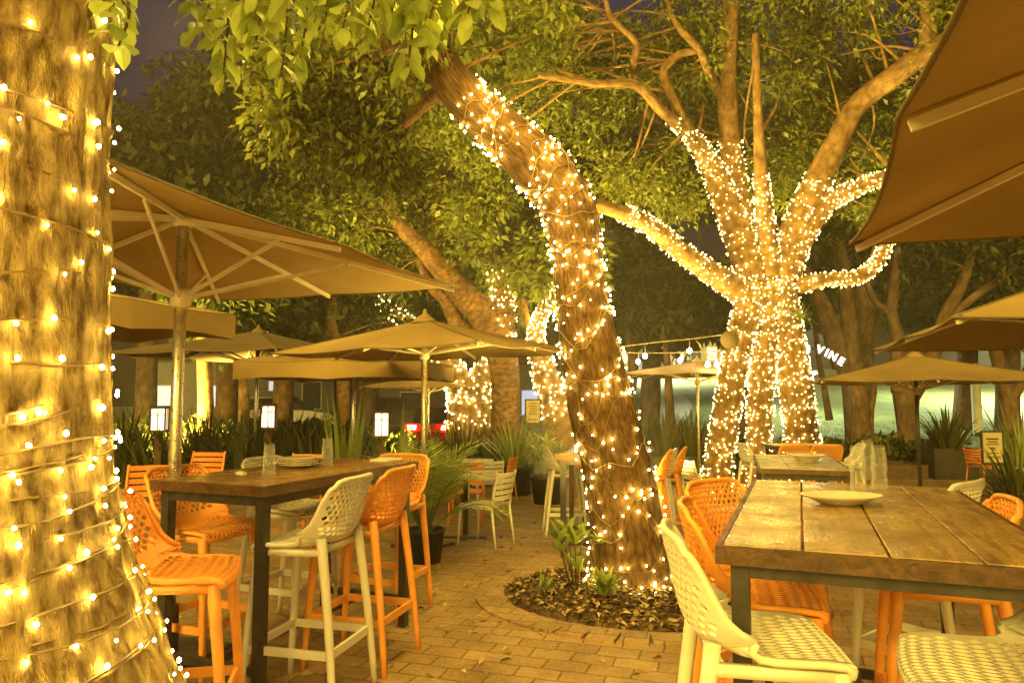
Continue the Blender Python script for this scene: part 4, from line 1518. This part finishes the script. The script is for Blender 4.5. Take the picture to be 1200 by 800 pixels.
PL = [(.055, 0), (.06, .004), (.10, .014), (.118, .02), (.116, .023), (.09, .016), (.05, .008), (0, .008)]
p = loc_on(350, 547, ZT)
for k, w in enumerate(('lowest', 'second', 'third', 'top')):
    dish('dinner_plate', PL, (p.x, p.y, ZT + .012 * k), M['plate'], w + ' cream plate of the pile between the glasses', 'plate', 'pile of plates on the dark glossy table')
p = loc_on(986, 590, ZT)
dish('oval_plate', [(.075, 0), (.085, .004), (.125, .022), (.155, .034), (.157, .038), (.15, .037), (.12, .026), (.07, .010), (0, .009)], p, M['plate'], 'large shallow oval plate on the plank table', 'plate', None, 1.0, .72, R(0))
p = loc_on(945, 541, gz(3.0, 7.3) + .942)
dish('bowl', [(.07, 0), (.075, .006), (.15, .06), (.19, .075), (.187, .08), (.14, .066), (.06, .014), (0, .012)], p, M['plate'], 'shallow bowl on the pale table beyond the plank table', 'bowl')
p = Vector((-.62, 8.45, gz(-.6, 8.5) + .751))
dish('bowl', [(.06, 0), (.065, .006), (.12, .045), (.13, .055), (.125, .055), (.055, .012), (0, .01)], p, M['plate'], 'small dish on the pale square table behind the palm', 'bowl')
mb = MB()
bm = bmesh.new()
bmesh.ops.create_icosphere(bm, subdivisions=3, radius=.032)
for v in bm.verts:
    v.co *= 1 + .35 * noise.noise(v.co * 40)
    v.co.z = max(v.co.z * .5, -.010) + .010
me = bpy.data.meshes.new('napkin')
bm.to_mesh(me)
bm.free()
me.materials.append(M['plate'])
o = link('napkin', me)
o.location = loc_on(283, 557, ZT)
tag(o, 'crumpled pale napkin at the near end of the dark glossy table', 'napkin')
o = MB().box((0, 0, .006), (.13, .19, .012)).build('folded_napkin', M['white_plastic'])
o.location = loc_on(452, 539, ZT)
o.rotation_euler.z = LROT
tag(o, 'flat white folded napkin at the far end of the dark glossy table', 'napkin')

# ================================================================== PARASOLS
UG = 'taupe market parasols'


def umbrella(x, y, rot, a, b, eave, apex, label, canvas='canvas', **kw):
    g0 = gz(x, y)
    o = make_umbrella(a, b, eave - g0, apex - g0, M[canvas], **kw)
    o.location = (x, y, g0)
    o.rotation_euler.z = R(rot)
    return tag(o, label, 'parasol', UG)


umbrella(-1.94, 4.13, -19, 1.09, 1.55, 2.29, 2.56, 'large taupe parasol over the dark glossy table, its ribs seen from below', sag=.03, slider=1.99, pole_r=.034)
umbrella(2.38, 1.11, -21.5, 1.55, 1.55, 2.15, 2.62, 'close parasol cut off by the upper right corner', sag=.04, slider=1.98, pole_r=.03)
umbrella(4.38, 4.89, -19, 1.5, 1.5, 1.92, 2.50, 'parasol at the right edge whose pale ribs show underneath', sag=.04, slider=1.90)
umbrella(-.98, 7.95, -36, 1.52, .92, 1.97, 2.34, 'middle parasol on a silver pole, one face dark and one pale', sag=.05, slider=2.05)
umbrella(-5.25, 7.6, -19, 1.5, 1.5, 2.46, 2.75, 'parasol with a deep hanging edge behind the large left one', valance=.3, sag=.04)
umbrella(-4.3, 12.0, -19, 1.6, 1.6, 2.16, 2.58, 'dark parasol farther back between the trunks on the left', 'canvas_dark', sag=.05)
umbrella(-2.42, 10.9, -6, 1.32, 1.2, 1.98, 2.30, 'parasol with a deep lit edge behind the middle one', valance=.26, sag=.06)
umbrella(-2.35, 20.0, -19, 1.4, 1.4, 1.74, 2.12, 'small parasol behind the silver pole near the red lights', sag=.05)
umbrella(3.96, 15.2, -19, 1.45, 1.45, 1.94, 2.24, 'parasol under the white globe lights between the two lit trees', sag=.05)
umbrella(5.9, 10.4, -19, 1.4, 1.4, 1.70, 2.08, 'low parasol right of the densely lit tree, in front of the lawn', sag=.05, pole_mat='steel', pole_r=.025)

# ================================================================== LANTERNS, GLOBES, SIGNS
LG = 'glowing lanterns among the strap plants'
for k, (px, py, Y, lab) in enumerate(((447, 497, 10.6, 'bright lantern left of the silver pole of the middle parasol'), (315, 488, 11.2, 'small lantern half hidden by strap leaves behind the glasses'), (187, 491, 11.0, 'lantern left of the tall parasol pole'))):
    p = at(px, py, Y)
    g0 = gz(p.x, p.y)
    root = empty('lantern', (p.x, p.y, g0), R(12), lab, 'lantern', LG)
    h = p.z - g0
    MB().box((0, 0, (h - .2) / 2), (.10, .10, h - .2)).build('post', M['timber'], root)
    MB().box((0, 0, h), (.19, .19, .32)).build('panel', M['lantern'], root)
    f = MB()
    for sx in (-1, 1):
        for sy in (-1, 1):
            f.box((sx * .105, sy * .105, h), (.022, .022, .36))
    f.box((0, 0, h + .19), (.25, .25, .03)).box((0, 0, h - .185), (.25, .25, .03))
    for s_ in (-1, 1):
        f.box((0, s_ * .106, h), (.012, .012, .34)).box((s_ * .106, 0, h), (.012, .012, .34)).box((0, s_ * .107, h + .07), (.2, .010, .010))
    f.build('frame', M['timber'], root)

root = empty('festoon_lights', tuple(at(735, 405, 14.5)), 0, 'white globe lights strung above the parasol between the two lit trees', 'festoon lights')
org = Vector(root.location)
w = MB()
wire1 = [at(715, 408, 14.5), at(760, 402, 14.5), at(810, 397, 14.3), at(856, 391, 13.2)]
wire2 = [at(715, 413, 15.5), at(770, 413.5, 15.5), at(820, 412, 15), at(866, 409, 13.2)]
wire3 = [at(816, 399, 14.3), at(828, 414, 14.0), at(842, 421, 13.6), at(858, 424, 13.2)]
for q in (wire1, wire2, wire3):
    w.tube([p - org for p in q], .008, 5, samples=8)
bm_ = bulb_mesh('globe_bulb', .05, M['globe'])
for px, py, Y, wp in ((756, 417, 14.5, 404), (748, 423.5, 15.3, 413), (808, 411, 14.5, 398), (797, 422, 15.2, 412), (790, 430, 15.6, 413), (829.5, 427, 14.1, 415), (840, 427, 13.7, 421), (845, 434, 13.3, 424), (669, 422, 15.4, 412), (648, 422, 17, 412), (631, 416, 17, 408)):
    o = link('globe_bulb', bm_, root)
    o.location = at(px, py, Y) - org
    w.tube([at(px, wp, Y) - org, at(px, py, Y) - org], .005, 4)
w.tube([at(631, 408, 17) - org, at(669, 411, 15.6) - org, at(716, 408, 14.5) - org], .008, 5, samples=6)
w.build('wire', M['cord'], root)
o = bpy.data.objects.new('lamp_disc', None)
mb = MB().lathe([(.0, -.02), (.16, -.02), (.17, .0), (.15, .04), (.0, .06)], seg=24)
o = mb.build('junction_box', M['canvas_dark'], None, True)
o.location = at(855, 398, 12.75)
o.rotation_euler = (R(90), 0, 0)
tag(o, 'round pale box fixed to the densely lit trunk below its fork', 'junction box')

# lit letters on an arched sign
root = empty('letter_sign', tuple(at(968, 415, 18.5)), 0, 'arched sign of white lit letters between the densely lit tree and the forked trunk', 'sign')
org = Vector(root.location)
arc = MB()
pts = []
for ch, px, py, rz in (('&', 946.5, 408, -16), ('V', 961, 410, -22), ('I', 968.6, 413.5, -25), ('N', 976, 417.5, -28), ('E', 985.5, 423.5, -33)):
    cu = bpy.data.curves.new('letter', 'FONT')
    cu.body = ch
    cu.align_x = 'CENTER'
    cu.align_y = 'CENTER'
    cu.size = .29 if ch != '&' else .22
    cu.extrude = .02
    cu.offset = .006
    o = bpy.data.objects.new('letter', cu)
    col.objects.link(o)
    dg = bpy.context.evaluated_depsgraph_get()
    me = bpy.data.meshes.new_from_object(o.evaluated_get(dg))
    bpy.data.objects.remove(o)
    me.materials.append(M['letters'])
    o = link('letter', me, root)
    o.location = at(px, py, 18.5) - org
    o.rotation_euler = (R(90), R(-rz), 0)
    pts.append(at(px, py, 18.56) - org)
arc.tube([at(936, 406, 18.56) - org] + pts + [at(997, 431, 18.56) - org], .02, 6, samples=4)
p0, p1 = at(938, 406, 18.56), at(995, 430, 18.56)
arc.tube([p0 - org, Vector((p0.x, p0.y, gz(p0.x, p0.y))) - org], .03, 6)
arc.tube([p1 - org, Vector((p1.x, p1.y, gz(p1.x, p1.y))) - org], .03, 6)
arc.build('arch_frame', M['steel'], root)


def sign_stand(px, py, wpx, hpx, Y, lab, rows, tilt=0, text=None):
    p = at(px, py, Y)
    g0 = gz(p.x, p.y)
    root = empty('sign_stand', (p.x, p.y, g0), R(tilt), lab, 'sign')
    k = Y / F_PX
    w_, h_, z = wpx * k, hpx * k, p.z - g0
    MB().box((0, 0, z), (w_, .03, h_)).build('board', M['sign_board'], root)
    f = MB()
    for s_ in (-1, 1):
        f.box((s_ * (w_ / 2 + .012), 0, z), (.03, .045, h_ + .05)).box((0, 0, z + s_ * (h_ / 2 + .012)), (w_ - .004, .045, .03))
    f.build('frame', M['steel'], root)
    MB().box((0, .0, (z - h_ / 2 - .03) / 2 + .008), (.05, .03, z - h_ / 2 - .05)).box((0, 0, .008), (.4, .3, .016)).build('stand', M['steel'], root)
    t_ = MB()
    for (u, v, lw, lh) in rows:
        t_.box((u * w_, -.018, z + v * h_), (lw * w_, .006, lh * h_))
    t_.build('lettering', M['ink'], root)
    return root


# rows of small print, too fine to read in the photo
rowsA = [(0, .28, .62, .05), (0, .19, .5, .035), (0, .11, .62, .03), (-.02, -.02, .26, .05), (.04, -.08, .2, .03), (0, -.19, .5, .03)] + [(-.33 + .11 * i, -.32, .055, .07) for i in range(7)]
sign_stand(1163, 524, 21, 35, 13.6, 'framed notice on a thin stand beside the far right chairs', rowsA, -8)
rowsB = [(0, .36, .6, .03)] + [(-.04 + .05 * (i % 3), .24 - .09 * i, .62 - .12 * (i % 2), .03) for i in range(5)] + [(-.3 + .12 * i, -.36, .06, .08) for i in range(6)]
sign_stand(624.5, 482, 16, 26, 14.2, 'framed menu board beside the lit curving trunk', rowsB, 4)

# ================================================================== PLANTS
palm_plant('potted_palm', (-.84, 7.0, gz(-.84, 7.0)), 26, 1.0, 3, 'feathery palm in a black pot behind the orange stools', 'potted palm', pot=(.19, .32))
SG = 'strap leaf plants along the back of the terrace'
sp = [(150, 12, 'strap plant at far left beside the big trunk'), (200, 11.6, 'strap plant under the lantern left of the tall pole'), (245, 12.2, 'strap plant at the foot of the straight brown trunk'), (290, 11.6, 'strap plant at the foot of the slim brown trunk'), (335, 12.1, 'strap plant behind the stacked glasses'), (375, 11.7, 'strap plant behind the pile of plates'),
      (480, 12.3, 'strap plant between lantern and silver pole')]
for k, (px, Y, lab) in enumerate(sp):
    x = (px - 600) / F_PX * Y
    strap_plant('strap_plant', (x, Y, gz(x, Y)), 95, 1.5, .055, 200 + k, M['flax'], lab, 'plant', SG, spread=.5, lean=.5, arch=.55)
x = (408 - 600) / F_PX * 10.8
strap_plant('tall_strap_plant', (x, 10.8, gz(x, 10.8)), 34, 2.0, .10, 230, M['lily'], 'tall pale strap leaf clump left of the bright lantern', 'plant', SG, spread=.25, lean=.22, arch=.22)
x = (470 - 600) / F_PX * 9.8
strap_plant('broad_leaf_plant', (x, 9.8, gz(x, 9.8)), 16, 1.7, .14, 231, M['lily'], 'plant with a few broad pale leaves slanting across the silver pole', 'plant', SG, spread=.15, lean=.7, arch=.25)
for k, (px, Y, lab) in enumerate(((545, 15.4, 'strap plant below the forked lit trunk'), (578, 15.2, 'strap plant at the foot of the bent brown trunk'))):
    x = (px - 600) / F_PX * Y
    strap_plant('strap_plant', (x, Y, gz(x, Y)), 90, 1.55, .06, 240 + k, M['flax'], lab, 'plant', SG, spread=.5, lean=.35, arch=.4)
x = (604 - 600) / F_PX * 13.9
strap_plant('potted_strap_plant', (x, 13.9, gz(x, 13.9)), 80, 1.2, .05, 250, M['palm'], 'green strap plant in the left of the two big black pots', 'potted plant', None, pot=(.36, .55), spread=.25, lean=.7, arch=.6)
x = (641 - 600) / F_PX * 12.6
leafy_plant('potted_shrub', (x, 12.6, gz(x, 12.6)), 15, .42, .07, 251, M['leaf_near'], 'leafy shrub in the right of the two big black pots', 'potted plant', h=.6, pot=(.30, .48))
x = (690 - 600) / F_PX * 5.55
leafy_plant('leafy_plant', (.50, 5.62, gz(.5, 5.6) + .06), 8, .21, .05, 252, M['leaf_near'], 'pale leafy plant growing left of the leaning trunk in the mulch', 'plant', h=.42)
leafy_plant('leafy_plant', (.66, 5.18, gz(.6, 5.3) + .06), 6, .18, .05, 253, M['leaf_near'], 'low leafy plant at the front of the mulch bed', 'plant', h=.12)
leafy_plant('leafy_plant', (.24, 5.42, gz(.24, 5.4) + .03), 3, .14, .026, 255, M['lily'], 'small sprout at the left rim of the mulch bed', 'plant', h=.08)
leafy_plant('leafy_plant', (2.35, 8.6, gz(2.3, 8.6)), 8, .42, .045, 254, M['lily'], 'pale arching plant behind the row of stools right of the leaning trunk', 'plant', h=.35)


def planter(name, x, y, sx, sy, h, rz, label, group=None, mat='planter'):
    g0 = gz(x, y)
    root = empty(name, (x, y, g0), R(rz), label, 'planter', group)
    mb_ = MB()
    for s_ in (-1, 1):
        mb_.box((0, s_ * (sy / 2 - .02), h / 2 - .02), (sx, .04, h)).box((s_ * (sx / 2 - .02), 0, h / 2 - .02), (.04, sy - .084, h))
    mb_.build('box', M[mat], root)
    MB().box((0, 0, h - .08), (sx - .084, sy - .084, .05)).build('soil', M['mulch'], root)
    return root, g0 + h - .06


PG = 'dark planter boxes at the terrace edge'
_, z = planter('planter_box', 3.05, 15.6, 2.6, .6, .62, 3, 'dark planter box of strap leaves under the globe lights', PG)
for k in range(4):
    x = 2.1 + .62 * k
    strap_plant('strap_plant', (x, 15.6, z - .05), 70, 1.25, .05, 260 + k, M['flax'], ['strap plant at the left end of the planter under the globe lights', 'second strap plant from the left in the planter under the globe lights', 'third strap plant in the planter under the globe lights', 'strap plant at the right end of the planter under the globe lights'][k], 'plant', SG, spread=.25, lean=.4, arch=.5)
_, z = planter('planter_box', 10.1, 16.6, 1.0, .6, .72, 0, 'square dark planter box in front of the lawn at right', PG)
strap_plant('strap_plant', (10.1, 16.6, z - .05), 85, 1.25, .06, 270, M['flax'], 'strap plant in the square dark planter at right', 'plant', SG, spread=.3, lean=.6, arch=.6)
_, z = planter('timber_edging', 7.75, 16.9, 3.5, 1.0, .34, 0, 'long low brown timber bed edge in front of the lawn', PG, 'timber')
for k, (x, lab) in enumerate(((6.6, 'low leafy bush at the left of the timber edged bed'), (7.5, 'low leafy bush in the middle of the timber edged bed'), (8.6, 'low leafy bush at the right of the timber edged bed'))):
    leafy_plant('low_bush', (x, 16.9, z - .03), 16, .3, .06, 280 + k, M['leaf'], lab, 'bush', h=.55, group='low bushes in the timber edged bed')
x = (1185 - 600) / F_PX * 12.2
strap_plant('arching_grass', (x, 12.2, gz(x, 12.2)), 130, 1.35, .045, 290, M['flax'], 'arching grass clump at the right edge below the sign', 'plant', SG, spread=.3, lean=.9, arch=.9)
x = (1190 - 600) / F_PX * 15.6
strap_plant('tall_strap_plant', (x, 15.6, gz(x, 15.6)), 70, 2.0, .075, 291, M['palm'], 'tall strap plant behind the chairs at the right edge', 'plant', SG, spread=.35, lean=.5, arch=.5)
tuft = strap_plant('epiphyte', tuple(at(938, 375, 13.0)), 44, .55, .022, 292, M['lily'], 'spiky tuft growing on the right side of the densely lit trunk', 'plant', None, spread=.05, lean=1.2, arch=1.2)

# dark hedge and undergrowth masses beyond the terrace
def hedge(name, x0, x1, y, h, n, seed, label, leaf='leaf_dark'):
    g_ = np.random.default_rng(seed)
    P = np.stack([x0 + (x1 - x0) * g_.random(n), y + (g_.random(n) - .5) * 1.2, np.zeros(n)], 1)
    top = h * (.75 + .3 * np.array([noise.noise(Vector((p[0] * 1.3, seed, 0))) for p in P]))
    P[:, 2] = np.array([gz(p[0], p[1]) for p in P]) + top * g_.random(n) ** .7
    D = g_.normal(size=(n, 3)) + np.array([0, -.3, .4])
    Ln = .12 + .12 * g_.random(n)
    o_ = quads_mesh(name, leaf_quads(P, D, g_.normal(size=(n, 3)) + np.array([0, -1, .6]), Ln, Ln * .5), M[leaf], None, g_.random(n))
    return tag(o_, label, 'hedge')


hedge('hedge', -12, -1.0, 14.2, 1.25, 5200, 1, 'dark low hedge behind the strap plants on the left')
hedge('hedge', 4.9, 11.5, 18.6, .95, 3600, 2, 'dark low hedge in front of the bright lawn')
n = 9000
P = np.stack([4 + 22 * rng.random(n), 18.5 + 13 * rng.random(n), np.zeros(n)], 1)
P[:, 2] = [gz(p[0], p[1]) - .012 for p in P]
D = rng.normal(size=(n, 3)) * .5 + np.array([0, 0, 1])
Ln = .05 + .09 * rng.random(n)
tag(quads_mesh('grass', leaf_quads(P, D, rng.normal(size=(n, 3)), Ln, Ln * .16), M['grass'], None, rng.random(n)), kind='stuff')

# ================================================================== STREET AND PARK BEYOND
def make_car(x, y, rz, paint, label, lights=False):
    g0 = gz(x, y)
    root = empty('parked_car', (x, y, g0), R(rz), label, 'car', 'cars parked beyond the trees')
    body = [(-2.1, .35), (-2.15, .62), (-2.05, .88), (-1.3, .95), (.95, .93), (1.9, .80), (2.15, .62), (2.12, .35)]
    MB().prism(body, -.85, .85).build('body', paint, root)
    cab = [(-1.75, .93), (-1.25, 1.40), (.25, 1.44), (1.0, .93)]
    MB().prism(cab, -.72, .72).build('cabin', M['car_glass'], root)
    MB().prism([(-1.28, 1.405), (-1.2, 1.45), (.2, 1.49), (.3, 1.445)], -.7, .7).build('roof', paint, root)
    for sx in (-1.3, 1.35):
        for sy in (-1, 1):
            q = MB()
            q.tube([(sx, sy * .66, .33), (sx, sy * .87, .33)], .33, 20)
            q.build('wheel', M['tyre'], root, False)
    for sy in (-1, 1):
        MB().box((-2.13, sy * .6, .76), (.10, .32, .16)).build('tail_light', M['tail'] if lights else M['car_red'], root)
        MB().box((2.10, sy * .6, .66), (.10, .32, .12)).build('headlight', M['post_white'], root)
    return root


make_car(-2.3, 25.6, 78, M['car_red'], 'red car with glowing tail lights behind the small parasol', True)
make_car(-4.2, 29.8, 5, M['car_dark'], 'dark car across the street left of the glowing tail lights')
make_car(-9.4, 29.8, 3, M['car_pale'], 'pale car across the street behind the lanterns')
for k, (x, y, c, lab) in enumerate(((9.2, 66, 'car_pale', 'pale car left of the park path far away'), (13.2, 68, 'car_dark', 'dark car in the middle of the far row beyond the park path'), (17.0, 69, 'car_pale', 'pale car at the right of the far row beyond the park path'))):
    make_car(x, y, 4, M[c], lab)


def shop(x, y, w, d, h, label, pan, wall='wall_dim', roof=True):
    g0 = gz(x, y)
    root = empty('building', (x, y, g0), 0, label, 'building', 'buildings beyond the trees')
    MB().box((0, d / 2, h / 2), (w, d, h)).build('wall', M[wall], root)
    if roof:
        r = MB()
        i = [(-w / 2 - .3, h), (0, h + w * .12), (w / 2 + .3, h)]
        r.prism(i, -.3, d + .3)
        r.build('roof', M['roof'], root)
    for u, z0, ww, hh, lit in pan:
        f = MB().box((u, -.03, z0 + hh / 2), (ww + .12, .05, hh + .12)).build('window', M['post_white'], root)
        MB().box((u, -.065, z0 + hh / 2), (ww, .02, hh)).build('pane', M['shop'] if lit else M['car_glass'], f)
    return root


shop(-2.2, 36, 9, 6, 3.4, 'low grey shop with a lit window strip behind the red car', [(-2.8, .9, 1.2, 1.1, False), (.9, .55, 1.9, .7, True), (3.2, .9, 1.0, 1.2, True), (-.8, 2.0, .6, .6, True)])
shop(-14, 36, 10, 6, 3.4, 'grey shop with small lit windows behind the lanterns', [(-3.5, 1.0, 1.6, 1.0, True), (-.8, 1.0, 1.2, 1.0, True), (2.2, 1.8, .9, .7, True), (3.9, .9, .9, 1.3, False)])
shop(12.5, 80, 7, 7, 4.2, 'pale house far across the park left of the path', [(-2.2, 1, 1.2, 1.4, True), (0, 1, 1.2, 1.4, True), (2.2, 1, 1.2, 1.4, False)], 'wall_pale')
shop(20.8, 81, 6, 7, 4.6, 'pale house far across the park right of the path', [(-1.8, 1, 1.1, 1.5, True), (.2, 1, 1.1, 1.5, False), (2, 1, 1.1, 1.5, True)], 'wall_pale')

p = at(1145, 485, 27)
root = empty('light_post', (p.x, p.y, gz(p.x, p.y)), 0, 'thick white post standing on the lawn at right', 'post')
MB().lathe([(.17, 0), (.165, .1), (.16, 2.6), (.17, 2.62), (.17, 2.7), (0, 2.72)], seg=20).build('shaft', M['post_white'], root, True)
MB().lathe([(.24, 0), (.24, .05), (.17, .09), (.165, .12)], seg=20).build('collar', M['steel'], root, True)


def street_lamp(px, py, Y, label, energy, aim, spot=150):
    p_ = at(px, py, Y)
    g0 = gz(p_.x, p_.y)
    root_ = empty('street_lamp', (p_.x, p_.y, g0), 0, label, 'street lamp', 'cool white street lamps')
    h = p_.z - g0
    MB().rod([(0, .25, 0), (0, .25, h * .6), (0, .25, h + .12)], [.07, .05, .04], 10).rod([(0, .25, h + .1), (0, 0, h + .1)], .03, 8).build('post', M['steel'], root_, True)
    MB().lathe([(.16, .03), (.2, .05), (.12, .12), (0, .14)], (0, 0, h), 16).build('lamp_shade', M['steel'], root_, True)
    MB().lathe([(0, -.05), (.08, -.04), (.11, .0), (.11, .025)], (0, 0, h), 16).build('lamp', M['cool_lamp'], root_, True)
    return p_

p_l1 = street_lamp(955, 437, 33, 'cool bright lamp seen just right of the densely lit tree', 0, None)
p_l2 = street_lamp(734, 456, 22, 'cool glowing street lamp right beside the leaning trunk', 0, None)


def add_light(name, typ, loc, energy, color, **kw):
    l = bpy.data.lights.new(name, typ)
    l.energy = energy
    l.color = color
    for k, v in kw.items():
        setattr(l, k, v)
    o_ = bpy.data.objects.new(name, l)
    col.objects.link(o_)
    o_.location = loc
    return o_


def aim(o_, target):
    d = Vector(target) - o_.location
    o_.rotation_euler = d.to_track_quat('-Z', 'Y').to_euler()


# lawn wash spots: one above the cool lamp in view, two added without fixtures
for loc, e in (((p_l1.x, p_l1.y - .1, p_l1.z + 3.0), 900), ((30, 40, 7.5), 7000), ((13, 62, 8.0), 4500)):
    o_ = add_light('lawn_wash_light', 'SPOT', loc, e, (.92, 1.0, .56), spot_size=R(150), spot_blend=.6, shadow_soft_size=.25)
    o_.rotation_euler = (0, 0, 0)
# warm fill points added without fixtures, standing in for unseen venue lights
WARM = (1.0, .69, .12)
for loc, e in FILL_LAMPS:
    add_light('fill_light', 'POINT', loc, e, WARM, shadow_soft_size=.45)

for loc, tg, e in FILL_UPLIGHTS:  # spots added to brighten crowns and leaves from below, no fixtures
    o_ = add_light('fill_uplight', 'SPOT', loc, e, (1.0, .73, .15), spot_size=R(105), spot_blend=.8, shadow_soft_size=.2)
    aim(o_, tg)

# ------------------------------------------------------------------ sky, moonless dusk
w = bpy.data.worlds.new('World')
sc.world = w
w.use_nodes = True
nt = w.node_tree
bg = nt.nodes['Background']
sky = nt.nodes.new('ShaderNodeTexSky')
sky.sky_type = 'NISHITA'
sky.sun_disc = False
sky.sun_elevation = R(SUN_EL)
sky.sun_rotation = R(200)
sky.air_density = 1.5
sky.dust_density = .6
sky.ozone_density = 5.0
nt.links.new(sky.outputs[0], bg.inputs[0])
bg.inputs[1].default_value = SKY
sun = add_light('fill_sun', 'SUN', (0, -10, 20), SUN, (1, .68, .10), angle=R(40))  # warm sun lamp added as soft fill; the sky's sun is below the horizon
sun.rotation_euler = (R(66), 0, R(-12))

# ------------------------------------------------------------------ camera and render
cam = bpy.data.cameras.new('camera')
cam.sensor_width = 36
cam.lens = 36 * F_PX / 1200
cam.clip_start = .05
cam.clip_end = 1000
co = bpy.data.objects.new('camera', cam)
col.objects.link(co)
co.location = (0, 0, CAM_Z)
co.rotation_euler = (R(90) + PITCH, 0, 0)
sc.camera = co
sc.render.engine = 'CYCLES'
sc.view_settings.view_transform = 'Standard'
sc.view_settings.look = 'None'
sc.view_settings.exposure = EXPO
sc.view_settings.gamma = 1
cy = sc.cycles
cy.use_denoising = True
cy.denoiser = 'OPENIMAGEDENOISE'
cy.max_bounces = 7
cy.diffuse_bounces = 3
cy.glossy_bounces = 3
cy.transmission_bounces = 7
cy.transparent_max_bounces = 8
cy.sample_clamp_indirect = 4
cy.sample_clamp_direct = 0
cy.use_light_tree = True
cy.caustics_reflective = False
cy.caustics_refractive = False
if HAZE:
    hb = MB().box((0, 42, 10.8), (250, 144, 24.4)).build('haze', bpy.data.materials.new('night_haze'))
    tag(hb, kind='stuff')
    hm = hb.data.materials[0]
    hm.use_nodes = True
    hn = hm.node_tree
    hn.nodes.clear()
    ho = hn.nodes.new('ShaderNodeOutputMaterial')
    hv = hn.nodes.new('ShaderNodeVolumePrincipled')
    hv.inputs['Color'].default_value = (1, .88, .66, 1)
    hv.inputs['Density'].default_value = HAZE
    hv.inputs['Anisotropy'].default_value = .2
    hn.links.new(hv.outputs[0], ho.inputs['Volume'])
    cy.volume_bounces = 0
